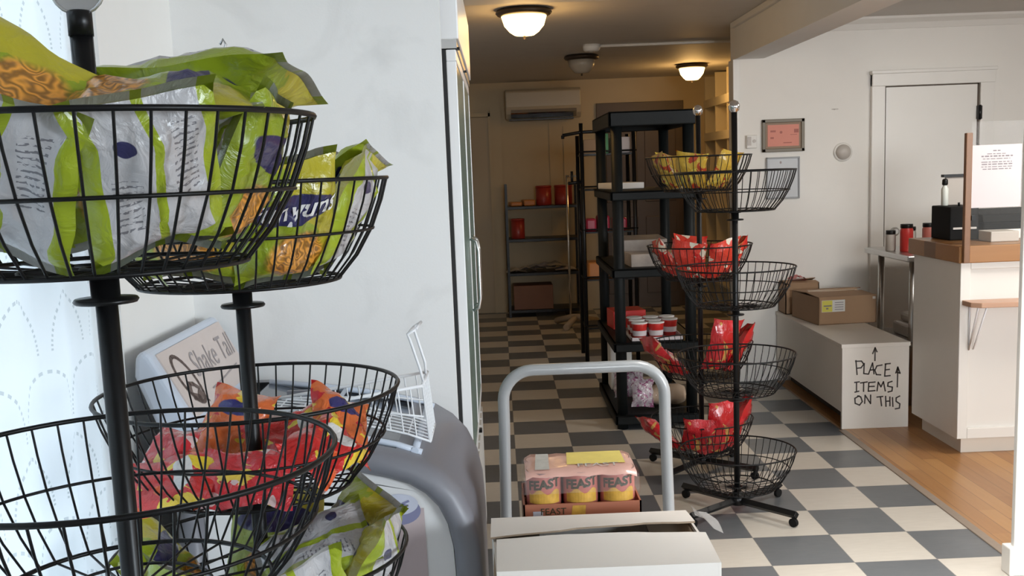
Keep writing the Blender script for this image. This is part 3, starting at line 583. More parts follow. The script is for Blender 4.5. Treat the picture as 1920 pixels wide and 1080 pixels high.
# candy in the middle basket of the second rack
G4 = 'small candy bags in the middle basket before the freezer'
zb = T2[1] - DEP + 0.008
CB = [('candyb', 0, (-0.135, -0.055, 0.045), (-0.45, -0.5, 0.75), (0.3, 0.6, 0.5), 'white and pink candy bag at the left end of the candy basket'),
      ('candya', 1, (-0.105, -0.115, 0.030), (-0.2, -0.6, 0.75), (1, 0, 0.05), 'dark red candy bag lying at the left front of the candy basket'),
      ('candyc', 0, (-0.050, 0.065, 0.075), (0.0, -0.7, 0.7), (0.25, 0.6, 0.7), 'red and orange candy bag with navy patch left of the rear pole'),
      ('candyb', 1, (0.015, -0.115, 0.032), (0.1, -0.65, 0.72), (1, -0.1, 0.1), 'pale pink candy bag at the front middle of the candy basket'),
      ('candya', 2, (0.060, 0.035, 0.060), (0.1, -0.6, 0.75), (0.8, 0.4, 0.2), 'yellow and red candy bag right of the rear pole'),
      ('candya', 0, (0.125, -0.030, 0.055), (0.55, -0.4, 0.7), (0.4, 0.7, 0.2), 'red candy bag toward the right of the candy basket'),
      ('candyc', 2, (0.135, 0.070, 0.070), (0.62, -0.35, 0.7), (-0.2, 0.8, 0.35), 'orange-red candy bag standing at the right rear of the candy basket'),
      ('candyb', 2, (0.085, 0.130, 0.050), (0.3, 0.3, 0.9), (1, -0.3, 0), 'white and red candy bag at the rear of the candy basket'),
      ('candyb', 0, (-0.045, 0.145, 0.045), (-0.1, 0.4, 0.9), (1, 0.2, 0), 'pale candy bag at the left rear of the candy basket')]
for k, v, p, n, u, lb in CB: put_bag(k, v, (R2[0] + p[0], R2[1] + p[1], zb + p[2]), n, u, lb, G4, 'candy bag')
# rear rack of the far pair
G5 = 'yellow snack bags in the rear rack top basket'
for i, (az, f, lb) in enumerate(((-165, 0, 'yellow and red snack bag at the left of the rear top basket'), (-112, 1, 'yellow snack bag at the front of the rear top basket'), (130, 2, 'yellow and red snack bag at the left back of the rear top basket'), (-55, 1, 'yellow snack bag at the right front of the rear top basket'))):
    stand('chipy', f, R4, T4[0], az, lb, G5, roll=8 * (-1) ** i, sc=0.92)
G6 = 'red and white snack bags in the rear rack second basket'
for i, (az, f, lb) in enumerate(((-172, 0, 'red and cream snack bag leaning at the left of the rear second basket'), (-118, 1, 'red snack bag at the left front of the rear second basket'), (-62, 2, 'pale and red snack bag at the right front of the rear second basket'), (-5, 0, 'red snack bag at the right end of the rear second basket'), (95, 1, 'cream and red snack bag at the back of the rear second basket'))):
    stand('chipw', f, R4, T4[1], az, lb, G6, roll=10 * (-1) ** i)
G7 = 'glossy red snack bags in the rear rack third basket'
for i, (az, f, lb) in enumerate(((-158, 0, 'glossy red snack bag hanging over the left of the rear third basket'), (-62, 1, 'glossy red snack bag standing tall in the middle of the rear third basket'), (-8, 2, 'glossy red snack bag at the right of the rear third basket'))):
    stand('chipr', f, R4, T4[2], az, lb, G7, roll=(12, -6, -14)[i], lean=(14, -10, 0)[i], dz=(0, 0.03, 0)[i], sc=0.95)
G8 = 'glossy red snack bags in the rear rack lowest basket'
for i, (az, f, lb) in enumerate(((-165, 2, 'glossy red snack bag lying out at the left of the lowest rear basket'), (-105, 0, 'glossy red snack bag at the left front of the lowest rear basket'), (-60, 1, 'glossy red snack bag standing tall at the front of the lowest rear basket'), (-8, 2, 'glossy red snack bag reaching up at the right of the lowest rear basket'))):
    stand('chipr', f, R4, T4[3], az, lb, G8, roll=(10, -8, 5, -12)[i], lean=(20, 6, -14, -4)[i], sc=(0.95, 0.85, 1.0, 1.0)[i])

# ------------------------------------------------------------------ ice cream freezer
fz = thing('chest_freezer', 'grey and white ice cream freezer with slanted top against the scuffed wall', 'freezer', (-0.38, 2.55, 0))
prof = [(-0.725, 0.03), (-0.725, 0.90), (-0.70, 0.945), (-0.62, 0.945), (-0.48, 0.928), (-0.34, 0.905), (-0.245, 0.882), (-0.19, 0.862), (-0.145, 0.832), (-0.108, 0.79), (-0.083, 0.735), (-0.07, 0.67), (-0.066, 0.58), (-0.066, 0.03)]
def inset(pr, d):
    out = []
    for i, p in enumerate(pr):
        a = Vector(pr[max(i - 1, 0)]); b = Vector(pr[min(i + 1, len(pr) - 1)]); t = (b - a).normalized(); n = Vector((t.y, -t.x)); q = Vector(p) + n * d
        out.append((q.x, q.y))
    out[0] = (out[0][0], pr[0][1]); out[-1] = (out[-1][0], pr[-1][1]); return out
inn = inset(prof, 0.058); inn2 = inset(prof, 0.012)
# gray rounded end bumper: ring with a rounded front edge
bm_ = MB(); ysec = [(0.0, 2.30), (0.0, 2.262), (0.010, 2.246), (0.026, 2.238), (0.044, 2.243), (0.056, 2.258), (0.058, 2.30)]
secs = [inset(prof, d_) for d_, _ in ysec]
bm_.grid([[(p[0], yy, p[1]) for p in sc_] for sc_, (_, yy) in zip(secs, ysec)])
bm_.build('end_bumper', M['frz'], fz)
b2 = MB(); b2.grid([[(p[0], yy, p[1]) for p in inset(prof, d_)] for d_, yy in ((0.0, 2.81), (0.0, 2.845), (0.015, 2.86), (0.05, 2.86))]); b2.build('end_bumper', M['frz'], fz)
MB().prism([(p[0], 2.268, p[1]) for p in inn], (0, 0.55, 0)).build('cabinet', M['frzwhite'], fz)
# front (right) apron and left side between the bumpers
fa = MB(); fa.grid([[(p[0], yy, p[1]) for p in prof[6:]] for yy in (2.30, 2.81)]); fa.build('front_apron', M['frz'], fz)
MB().box((-0.728, 2.30, 0.03), (-0.70, 2.81, 0.944)).build('back_panel', M['frz'], fz)
lid = MB(); lp = inset(prof[3:8], 0.012); lid.grid([[(p[0], yy, p[1]) for p in lp] for yy in (2.30, 2.81)]); lid.build('glass_lid', M['frzglass'], fz)
lr = MB()
for yy in (2.318, 2.79): lr.tube([(p[0], yy, p[1] + 0.004) for p in prof[3:8]], 0.008, 6)
lr.tube([(-0.205, 2.31, 0.872), (-0.205, 2.80, 0.872)], 0.009, 6).tube([(-0.42, 2.31, 0.922), (-0.42, 2.80, 0.922)], 0.006, 6)
lr.build('lid_rail', M['frzlight'], fz)
MB().box((-0.55, 2.66, 0.938), (-0.46, 2.675, 0.948)).build('lid_handle', M['frz'], fz)
# header sign: leaning panel running front to back
q0, q1 = Vector((-0.672, 0, 0.945)), Vector((-0.770, 0, 1.128)); sv = (q1 - q0).normalized(); sn = Vector((sv.z, 0, -sv.x))
if sn.x < 0: sn = -sn
hs = MB()
out = [q0, q0 + sv * 0.10, q1 - sv * 0.02, q1 - sn * 0.006, q1 - sn * 0.03 - sv * 0.004, q1 - sn * 0.055 - sv * 0.04, q0 - sn * 0.075 + sv * 0.04, q0 - sn * 0.045]
hs.prism([(p.x, 2.285, p.z) for p in out], (0, 0.575, 0), smooth=False)
hd = hs.build('header_sign', M['frzlight'], fz, bevel=0.014, seg=3)
sf = MB(); so = Vector((0, 2.315, 0)) + q0 + sv * 0.022 + sn * 0.0035
sf.prism([so, so + Vector((0, 0.525, 0)), so + Vector((0, 0.525, 0)) + sv * 0.163, so + sv * 0.163], -sn * 0.006)
sfo = sf.build('sign_face', M['signface'], hd); sfo['label'] = 'beige printed sign face'
lt = MB(); tc_ = so + sv * 0.085 + sn * 0.001
text_on(lt, 'Shake Tall', 0.088, tc_ + Vector((0, 0.33, 0)) + sv * 0.012, (0, 1, 0.0), sv, shear=0.35)
stroke(lt, [(0.20, 0.03), (0.32, 0.035), (0.46, 0.045)], 0.004, so + sn * 0.0005, (0, 1, 0), sv, sn)
lt.build('sign_lettering', M['inkgrey'], hd)
lg = MB()
ec = [(0.085 + 0.045 * math.cos(t) - 0.012 * math.sin(t), 0.08 + 0.062 * math.sin(t)) for t in [2 * PI * i / 26 for i in range(27)]]
stroke(lg, ec, 0.010, so + sn * 0.0005, (0, 1, 0), sv, sn)
stroke(lg, [(0.055, 0.05), (0.075, 0.07), (0.095, 0.065), (0.115, 0.05)], 0.012, so + sn * 0.0005, (0, 1, 0), sv, sn); stroke(lg, [(0.06, 0.04), (0.085, 0.03), (0.11, 0.04)], 0.02, so + sn * 0.0005, (0, 1, 0), sv, sn)
stroke(lg, [(0.115, 0.03), (0.13, 0.012)], 0.005, so + sn * 0.0005, (0, 1, 0), sv, sn)
lg.build('sign_emblem', M['ink'], hd)
# printed cup and lettering on the end panel
yf = 2.2665
MB()._add([(-0.288, yf, 0.755), (-0.188, yf, 0.755), (-0.180, yf, 0.30), (-0.280, yf, 0.30)], [(0, 1, 2, 3)]).build('cup_picture', M['pinkp'], fz)
cl = MB(); cx, cz = -0.243, 0.762
cl._add([(cx + 0.048 * math.cos(t), yf - 0.0006, cz - 0.012 + 0.032 * math.sin(t)) for t in [2 * PI * i / 28 for i in range(28)]], [tuple(range(28))], 0)
cl._add([(cx + 0.043 * math.cos(t), yf - 0.0012, cz + 0.003 + 0.024 * math.sin(t)) for t in [2 * PI * i / 28 for i in range(28)]], [tuple(range(28))], 1)
for a_, b_ in (((-0.02, 0.004), (0.02, -0.004)), ((-0.012, -0.008), (0.022, 0.006))): stroke(cl, [(cx + a_[0], cz + a_[1] + 0.004), (cx + b_[0], cz + b_[1] + 0.004)], 0.005, (0, yf - 0.0012, 0), (1, 0, 0), (0, 0, 1), (0, -1, 0))
cl.build('cup_lid_picture', [M['lav'], M['lavl']], fz)
tl = MB(); text_on(tl, 'Skinny', 0.062, (-0.585, yf - 0.0008, 0.79), (1, 0, 0), (0, 0, 1)); tl.build('panel_lettering', M['inkgrey'], fz)
for xx in (-0.66, -0.13):
    for yy in (2.33, 2.78): MB().lathe((xx, yy, 0), [(0.02, 0), (0.022, 0.03)], 12).build('foot', M['rubber'], fz)

# white wire basket lying on the freezer
fb = thing('freezer_basket', 'white wire basket with raised handle lying on the freezer top', 'basket', (-0.38, 2.45, 0.92))
wb = MB()
def top_z(x):
    for (a, za), (b, zb_) in zip(prof[2:9], prof[3:10]):
        if a <= x <= b: return za + (zb_ - za) * (x - a) / (b - a)
    return 0.84
xl, xr, ya, yb = -0.575, -0.185, 2.36, 2.53
rl = lambda x: 0.953 + (x - xl) / (xr - xl) * 0.055
bt = lambda x: top_z(x) + 0.021
for yy in (ya, yb):
    wb.tube([(x, yy, rl(x)) for x in (xl, (xl + xr) / 2, xr)], 0.0042, 6)
    wb.tube([(x, yy, (rl(x) * 0.45 + bt(x) * 0.55)) for x in [xl + (xr - xl) * k / 6 for k in range(7)]], 0.0025, 5)
    wb.tube([(x + 0.012 * (x - xl) / (xr - xl), yy, bt(x)) for x in [xl + (xr - xl) * k / 8 for k in range(9)]], 0.0030, 5)
    for k in range(15):
        x = xl + (xr - xl) * k / 14; wb.tube([(x, yy, rl(x)), (x + 0.010 * k / 14, yy, bt(x))], 0.0019, 5, caps=False)
wb.tube([(xl, ya, rl(xl)), (xl, yb, rl(xl))], 0.004, 6).tube([(xr, ya, rl(xr)), (xr, yb, rl(xr))], 0.004, 6).tube([(xr + 0.012, ya, bt(xr)), (xr + 0.012, yb, bt(xr))], 0.003, 6)
for k in range(7):
    yy = ya + (yb - ya) * k / 6; wb.tube([(xr, yy, rl(xr)), (xr + 0.012, yy, bt(xr))], 0.0019, 5, caps=False)
    wb.tube([(x + 0.012 * (x - xl) / (xr - xl), yy, bt(x)) for x in [xl + (xr - xl) * j / 8 for j in range(9)]], 0.0019, 5, caps=False)
for k in range(9):
    x = xl + (xr - xl) * k / 8; wb.tube([(x + 0.012 * k / 8, ya, bt(x) - 0.002), (x + 0.012 * k / 8, yb, bt(x) - 0.002)], 0.0019, 5, caps=False)
wb.build('wire_body', M['whitewire'], fb)
hb = MB(); zr = rl(xr)
hb.tube([(xr, 2.40, zr), (xr - 0.006, 2.40, zr + 0.03), (xr - 0.026, 2.40, zr + 0.10), (xr - 0.031, 2.40, zr + 0.112), (xr - 0.012, 2.40, zr + 0.122)], 0.0036, 6)
hb.tube([(xr, 2.49, zr), (xr - 0.001, 2.49, zr + 0.03), (xr - 0.020, 2.49, zr + 0.10), (xr - 0.024, 2.49, zr + 0.115), (xr - 0.006, 2.49, zr + 0.126)], 0.0036, 6)
hb.tube([(xr - 0.012, 2.40, zr + 0.122), (xr - 0.006, 2.49, zr + 0.126)], 0.0036, 6).tube([(xr - 0.030, 2.40, zr + 0.112), (xr - 0.023, 2.49, zr + 0.115)], 0.0036, 6)
hb.build('handle', M['whitewire'], fb)

# ------------------------------------------------------------------ glass door refrigerator
rf = thing('display_refrigerator', 'white glass-door drinks refrigerator standing past the scuffed wall', 'refrigerator', (-0.45, 3.58, 0))
Y0, Y1 = 2.925, 4.26; cab = MB()
cab.box((-0.80, Y0, 0.06), (-0.138, Y0 + 0.035, 2.035)).box((-0.80, Y1 - 0.035, 0.06), (-0.138, Y1, 2.035)).box((-0.80, Y0, 0.06), (-0.77, Y1, 2.035)).box((-0.80, Y0, 2.0), (-0.138, Y1, 2.035)).box((-0.80, Y0, 0.06), (-0.138, Y1, 0.58))
cab.build('cabinet', M['frwhite'], rf)
MB().box((-0.14, Y0, 1.826), (-0.086, Y1, 2.035)).build('header_panel', M['frwhite'], rf, bevel=0.004)
MB().box((-0.138, Y0 + 0.004, 1.803), (-0.092, Y1, 1.826)).build('header_trim', M['steel'], rf)
gr = MB().box((-0.138, Y0, 0.06), (-0.104, Y1, 0.585))
for k in range(11): gr.box((-0.105, Y0 + 0.03 + k * 0.115, 0.10), (-0.094, Y0 + 0.115 + k * 0.115, 0.55))
gr.build('vent_grille', M['grille'], rf)
for k in range(4): MB().box((-0.74, Y0 + 0.04, 0.62 + k * 0.30), (-0.18, Y1 - 0.04, 0.632 + k * 0.30)).build('shelf', M['steel'], rf)
for ya_, yb_, hy in ((Y0 + 0.004, 3.588, 3.535), (3.598, Y1 - 0.004, 3.65)):
    dr = MB().box((-0.122, ya_, 0.60), (-0.095, yb_, 0.63)).box((-0.122, ya_, 1.77), (-0.095, yb_, 1.80)).box((-0.122, ya_, 0.63), (-0.095, ya_ + 0.016, 1.77)).box((-0.122, yb_ - 0.016, 0.63), (-0.095, yb_, 1.77)).build('door', M['frwhite'], rf, bevel=0.002)
    MB().box((-0.136, ya_, 0.60), (-0.122, yb_, 1.80)).build('gasket', M['gasket'], dr)
    MB().box((-0.104, ya_ + 0.016, 0.63), (-0.0975, yb_ - 0.016, 1.77)).build('glass', M['fglass'], dr)
    MB().box((-0.115, ya_ + 0.004, 0.588), (-0.085, ya_ + 0.03, 0.60)).box((-0.115, ya_ + 0.004, 1.80), (-0.085, ya_ + 0.03, 1.806)).build('hinge', M['black'], dr)
    MB().tube([(-0.095, hy, 1.02), (-0.076, hy, 1.03), (-0.070, hy, 1.06), (-0.070, hy, 1.22), (-0.076, hy, 1.25), (-0.095, hy, 1.26)], 0.006, 8).build('handle', M['steel'], dr)
for k in range(4): MB().lathe((-0.75 if k % 2 else -0.18, Y0 + 0.08 if k < 2 else Y1 - 0.08, 0), [(0.025, 0), (0.025, 0.06)], 12).build('foot', M['rubber'], rf)

# ------------------------------------------------------------------ platform truck with boxes and cans
pt = thing('platform_truck', 'flatbed trolley with bent grey tube handle, loaded with boxes', 'trolley', (0.22, 2.5, 0))
MB().box((-0.045, 1.95, 0.135), (0.485, 2.975, 0.175)).build('deck', M['tube'], pt, bevel=0.01)
hp = [(-0.016, 2.95, 0.16), (-0.012, 2.95, 0.5), (-0.006, 2.95, 0.78)]
for k in range(9):
    a = PI - k * PI / 16; hp.append((0.079 + 0.085 * math.cos(a), 2.95, 0.838 + 0.085 * math.sin(a)))
for k in range(9):
    a = PI / 2 - k * PI / 16; hp.append((0.362 + 0.085 * math.cos(a), 2.95, 0.838 + 0.085 * math.sin(a)))
hp += [(0.447, 2.95, 0.78), (0.453, 2.95, 0.5), (0.457, 2.95, 0.16)]
MB().tube(hp, 0.0165, 14).build('handle', M['tube'], pt)
for xx in (0.03, 0.41):
    for yy in (2.05, 2.86):
        c_ = MB().tube([(xx - 0.018, yy, 0.05), (xx + 0.018, yy, 0.05)], 0.05, 18).build('caster', M['rubber'], pt)
        MB().box((xx - 0.03, yy - 0.02, 0.05), (xx - 0.022, yy + 0.02, 0.135)).box((xx + 0.022, yy - 0.02, 0.05), (xx + 0.03, yy + 0.02, 0.135)).box((xx - 0.03, yy - 0.03, 0.125), (xx + 0.03, yy + 0.03, 0.135)).build('fork', M['steel'], c_)
MB().box((-0.03, 1.955, 0.1755), (0.385, 2.225, 0.445)).build('cardboard_box', M['wbox'], None, bevel=0.004)
tag(bpy.data.objects['cardboard_box'], 'white cardboard box on the trolley under the split-top box', 'box')
o = MB().box((0.03, 2.27, 0.1755), (0.30, 2.60, 0.688)).build('cardboard_box', M['carton'], None, bevel=0.004); tag(o, 'brown carton on the trolley under the pack of cans', 'box')
# white box with split flaps
xb = [(-0.030, 1.940), (0.396, 1.940), (0.384, 2.258), (-0.042, 2.258)]
wbx = thing('cardboard_box', 'large white cardboard box with split top flaps at the bottom centre', 'box', (0.18, 2.09, 0.446))
sh = MB(); zt = 0.724
for i in range(4):
    a, b = Vector((*xb[i], 0.446)), Vector((*xb[(i + 1) % 4], 0.446)); t = (b - a).normalized(); n = Vector((-t.y, t.x, 0)) * 0.005
    sh.prism([a, b, b + n, a + n], (0, 0, zt - 0.446))
sh.prism([(*p, 0.446) for p in xb], (0, 0, 0.005)); sh.build('box_body', M['wbox'], wbx)
f1 = MB(); P0, P1, P2, P3 = [Vector((*p, zt)) for p in xb]
def flap(A, B, far, la, lb, rise_a, rise_b, n=12, wob=0.0, m=8):
    rows = []
    for k in range(m + 1):
        q = k / m; r = []
        for i in range(n + 1):
            t = i / n; p = A.lerp(B, t); L = (la + (lb - la) * t) * q
            p = p + far * L + Vector((0, 0, (rise_a + (rise_b - rise_a) * t + 0.006 * math.sin(t * PI)) * q))
            if k == m: p += far * wob * noise.noise(Vector((t * 14, 3, 0)))
            r.append(p)
        rows.append(r)
    return rows
ff = flap(P0, P1, Vector((0, 1, 0)), 0.152, 0.155, 0.010, 0.006, 12, 0.006); fr_ = flap(P3, P2, Vector((0, -1, 0)), 0.145, 0.110, 0.007, 0.012, 12, 0.010)
for nm, rw in (('flap', ff), ('flap', fr_)):
    mm = MB(); up_ = [[p + Vector((0, 0, 0.004)) for p in r] for r in rw]; mm.grid(rw, 1, False); mm.grid(up_, 0, False)
    for (a, b), (c, d_) in ((( rw[0][0], rw[-1][0]), (up_[0][0], up_[-1][0])), ((rw[0][-1], rw[-1][-1]), (up_[0][-1], up_[-1][-1]))): mm._add([a, b, d_, c], [(0, 1, 2, 3)])
    mm.grid([rw[-1], up_[-1]], 1, False); mm.grid([rw[0], up_[0]], 0, False); mm.build(nm, [M['wbox'], M['wboxin']], wbx)
for a_, b_ in ((-0.036, 0.06), (0.29, 0.386)): MB().box((a_, 1.955, 0.711), (b_, 2.245, 0.715)).build('inner_flap', M['wboxin'], wbx)
# loose clear wrap sticking out
rows = [[(0.392 + 0.018 * i, 2.19 + 0.028 * j - 0.01 * i, 0.738 - 0.010 * i + 0.006 * math.sin(i * 2 + j)) for j in range(4)] for i in range(4)]
mm = MB(); mm.grid(rows); mm.grid([[Vector(p) + Vector((0, 0, 0.0006)) for p in r] for r in rows]); o = mm.build('plastic_wrap', M['breadbag'], None); tag(o, 'scrap of clear plastic wrap at the white box corner', 'wrap')
# shrink-wrapped cans
cp = thing('can_pack', 'pink shrink-wrapped pack of six food cans on the trolley', 'canned food', (0.168, 2.43, 0.69))
cw, ch = 0.0405, 0.104; cz = 0.6925
ctr = MB().box((0.030, 2.342, 0.690), (0.298, 2.52, 0.6925)).box((0.030, 2.342, 0.690), (0.298, 2.346, 0.727)).box((0.030, 2.516, 0.690), (0.298, 2.52, 0.727)).box((0.030, 2.342, 0.690), (0.034, 2.52, 0.727)).box((0.294, 2.342, 0.690), (0.298, 2.52, 0.727))
tr = ctr.build('tray', M['cantray'], cp)
ts = MB(); text_on(ts, 'FEAST', 0.022, (0.098, 2.3412, 0.709), (1, 0, 0), (0, 0, 1)); ts._add([(0.052, 2.3415, 0.700), (0.074, 2.3415, 0.700), (0.074, 2.3415, 0.711), (0.052, 2.3415, 0.711)], [(0, 1, 2, 3)], 1); ts._add([(0.138, 2.3415, 0.695), (0.17, 2.3415, 0.695), (0.172, 2.3415, 0.722), (0.142, 2.3415, 0.722)], [(0, 1, 2, 3)], 2)
ts.build('tray_print', [M['canink'], M['lavl'], M['cangold']], tr)
for i in range(3):
    for j in range(2):
        x, y = 0.0795 + i * 0.0845, 2.389 + j * 0.0845
        cn = MB().lathe((x, y, cz), [(cw - 0.002, 0), (cw, 0.003), (cw, ch - 0.006), (cw - 0.001, ch - 0.003)], 28).build('can', M['cansalmon'], cp)
        MB().lathe((x, y, cz + ch - 0.004), [(cw + 0.0008, 0), (cw + 0.0008, 0.004), (cw - 0.003, 0.004), (cw - 0.004, 0.001)], 28).build('can_lid', M['canlid'], cn)
        if j == 0:
            def on(a, z, r=cw + 0.0006): return (x + r * math.sin(a), y - r * math.cos(a), cz + z)
            vs, fs = text_faces('FEAST', 0.029, 0.0, 0.0013); e = MB(); e._add([on(v.x / cw, 0.077 + v.y + 0.12 * v.x, cw + 0.0010) for v in vs], fs, 0)
            gp = [on(-0.95 + 1.9 * k / 12, 0.033) for k in range(13)] + [on(0.95 - 1.9 * k / 12, 0.060 + 0.006 * math.sin(k)) for k in range(13)]
            e._add(gp, [(k, k + 1, 24 - k, 25 - k) for k in range(12)], 1)
            e.build('can_print', [M['canink'], M['cangold']], cn)
sk = MB(); x0_, x1_, y0_, y1_ = 0.034, 0.294, 2.344, 2.518; zt_ = cz + ch + 0.003
rows = []
for j, (yy, zz) in enumerate(((y0_ - 0.001, zt_ - 0.010), (y0_ + 0.008, zt_ - 0.001), (y0_ + 0.05, zt_ + 0.001), (y0_ + 0.09, zt_ - 0.0005), (y0_ + 0.13, zt_ + 0.001), (y1_ - 0.008, zt_ - 0.001), (y1_ + 0.001, zt_ - 0.011))):
    rows.append([(x0_ + 0.004 + (x1_ - x0_ - 0.008) * i / 16 + (0.002 * math.sin(j * 3) if i in (0, 16) else 0), yy + 0.002 * math.sin(i * 1.3), zz + 0.0012 * math.sin(i * 1.9 + j) - (0.006 if i in (0, 16) else 0)) for i in range(17)])
sk.grid(rows, 0); film = sk.build('film_top', M['shrink'], cp)
fp = MB()
def onfilm(a, b, z=0.0022): return (a, b, zt_ + z)
fp._add([onfilm(0.060, 2.365), onfilm(0.093, 2.365), onfilm(0.096, 2.50), onfilm(0.066, 2.50)], [(0, 1, 2, 3)], 0)
fp._add([onfilm(0.135, 2.40), onfilm(0.27, 2.40), onfilm(0.268, 2.505), onfilm(0.14, 2.505)], [(0, 1, 2, 3)], 1)
text_on(fp, 'FEAST', 0.036, onfilm(0.205, 2.388, 0.003), (1, 0, 0), (0, 1, 0), mi=2)
fp.build('film_print', [M['greyp'], M['yelp'], M['greyp']], film)
sd = MB()
for xx, s_ in ((x0_ - 0.002, -1), (x1_ + 0.002, 1)):
    sd.grid([[(xx - s_ * (0.002 if k == 0 else 0) + s_ * 0.003 * math.sin(j + k * 2), y0_ + (y1_ - y0_) * j / 6, zt_ - 0.008 - k * 0.032) for j in range(7)] for k in range(4)])
sd.grid([[(x0_ + (x1_ - x0_) * i / 10, y0_ - 0.0035, zt_ - 0.008 - k * 0.02) for i in range(11)] for k in range(3)])
sd.build('film_side', M['shrinkclear'], film)

# ------------------------------------------------------------------ black resin shelf and its goods
rs = thing('resin_shelf', 'tall black plastic shelving unit behind the far basket racks', 'shelf', (0.86, 6.38, 0))
LEV = ((1.688, 1.768), (1.288, 1.338), (0.862, 0.912), (0.445, 0.497), (0.03, 0.085))
SX0, SX1, SY0, SY1 = 0.615, 1.10, 5.90, 6.87
for i, (a, b) in enumerate(LEV):
    s_ = MB().box((SX0, SY0, b - 0.015), (SX1, SY1, b))
    s_.box((SX0, SY0, a), (SX1, SY0 + 0.02, b)).box((SX0, SY1 - 0.02, a), (SX1, SY1, b)).box((SX0, SY0, a), (SX0 + 0.02, SY1, b)).box((SX1 - 0.02, SY0, a), (SX1, SY1, b))
    s_.build('shelf', M['resin'], rs, bevel=0.006)
for xx in (SX0 + 0.045, SX1 - 0.045):
    for yy in (SY0 + 0.045, SY1 - 0.045): MB().tube([(xx, yy, 0), (xx, yy, 1.70)], 0.031, 14).build('leg', M['resin'], rs)
G = 'white papers and packets on the resin shelf'
# shelf goods: (name, label, cat, boxes, mat)
def simple(name, label, cat, a, b, m, rot=0.0, bevel=0.004, group=None):
    piv = ((a[0] + b[0]) / 2, (a[1] + b[1]) / 2, a[2]); o = MB().box(a, b, rot=rot, piv=piv).build(name, m, None, bevel=bevel)
    return tag(o, label, cat, group)
mag = mat('printed_magazine_cover', (0.36, 0.31, 0.27), 0.35, var=0.55, scale=14)
simple('magazine_stack', 'stack of printed papers at the front of the resin shelf middle tier', 'papers', (0.725, 5.985, 0.9125), (1.02, 6.22, 0.985), mag, 0.05)
simple('flat_box', 'grey white flat box behind the papers on the resin shelf middle tier', 'box', (0.70, 6.28, 0.9125), (0.99, 6.72, 1.045), mag, -0.04)
simple('paper_bag', 'white folded packet on the upper tier of the resin shelf', 'packet', (0.66, 6.5, 1.3385), (0.86, 6.80, 1.375), M['paper'], 0.2)
cuptray = thing('cup_noodle_tray', 'tray of red cups with white lids on the resin shelf', 'cups', (0.86, 6.1, 0.4975))
MB().box((0.72, 5.935, 0.4975), (1.01, 6.33, 0.501)).box((0.72, 5.935, 0.4975), (1.01, 5.938, 0.52)).box((0.72, 6.327, 0.4975), (1.01, 6.33, 0.52)).box((0.72, 5.935, 0.4975), (0.723, 6.33, 0.52)).box((1.007, 5.935, 0.4975), (1.01, 6.33, 0.52)).build('tray', M['paperp'], cuptray)
for i in range(3):
    for j in range(3):
        cx_, cy_ = 0.772 + i * 0.094, 5.99 + j * 0.115
        if (i, j) == (2, 0): continue
        cc = MB().lathe((cx_, cy_, 0.501), [(0.034, 0), (0.044, 0.085), (0.045, 0.092)], 20).build('cup', M['red'], cuptray)
        MB().lathe((cx_, cy_, 0.593), [(0.047, 0), (0.047, 0.006), (0.043, 0.007)], 20).build('cup_lid', M['paper'], cc)
        MB().lathe((cx_, cy_, 0.525), [(0.0385, 0), (0.0415, 0.03)], 20, caps=False).build('cup_label', M['paperp'], cc)
simple('red_packet', 'red and white packet standing at the left rear of the cup tier', 'packet', (0.66, 6.42, 0.4975), (0.86, 6.62, 0.61), M['red'], 0.1)
bag_proto('purple', 0.15, 0.18, 0.09, [M['purple'], M['purple']], 0, nu=12, nv=14, crump=1.6); NAMES['purple'] = 'sweets_bag'
for i, (x, y, lb) in enumerate(((0.715, 6.30, 'purple and silver sweets bag slumped at the left rear of the bottom tier'), (0.785, 6.02, 'clear sparkling sweets bag at the front left of the bottom tier'), (0.80, 6.55, 'clear sweets bag at the back of the bottom tier'))):
    put_bag('purple', i, (x, y, 0.186), (0.15, -0.9, 0.3), (0.05 * i, 0.3, 0.95), lb, 'clear sweets bags on the bottom tier', 'sweets bag', 0.92)
bl = thing('bread_loaf', 'bagged brown bread loaf on the bottom tier of the resin shelf', 'bread', (0.95, 6.15, 0.0855))
rows = [[(0.845 + 0.0275 * i / 12 * 8 * 0.9, 6.13 + (0.065 + 0.006 * math.sin(i * 3)) * math.cos(t), 0.150 + (0.058 * min(1, 0.75 + 0.5 * math.sin(i * PI / 12))) * math.sin(t)) for t in [2 * PI * k / 18 for k in range(19)]] for i in range(13)]
mm = MB(); mm.grid(rows); mm._add([rows[0][k] for k in range(18)], [tuple(range(18))]); mm._add([rows[-1][k] for k in range(18)], [tuple(range(18))]); mm.build('loaf', M['bread'], bl)
mm = MB(); mm.grid([[(p[0], 6.13 + (p[1] - 6.13) * 1.07, 0.150 + (p[2] - 0.150) * 1.07 + 0.0) for p in r] for r in rows]); mm.build('wrapper', M['breadbag'], bl)
simple('storage_bin', 'off-white bin at the rear of the bottom tier of the resin shelf', 'bin', (0.665, 6.60, 0.0855), (0.80, 6.785, 0.40), M['plasticw'], 0, 0.01)

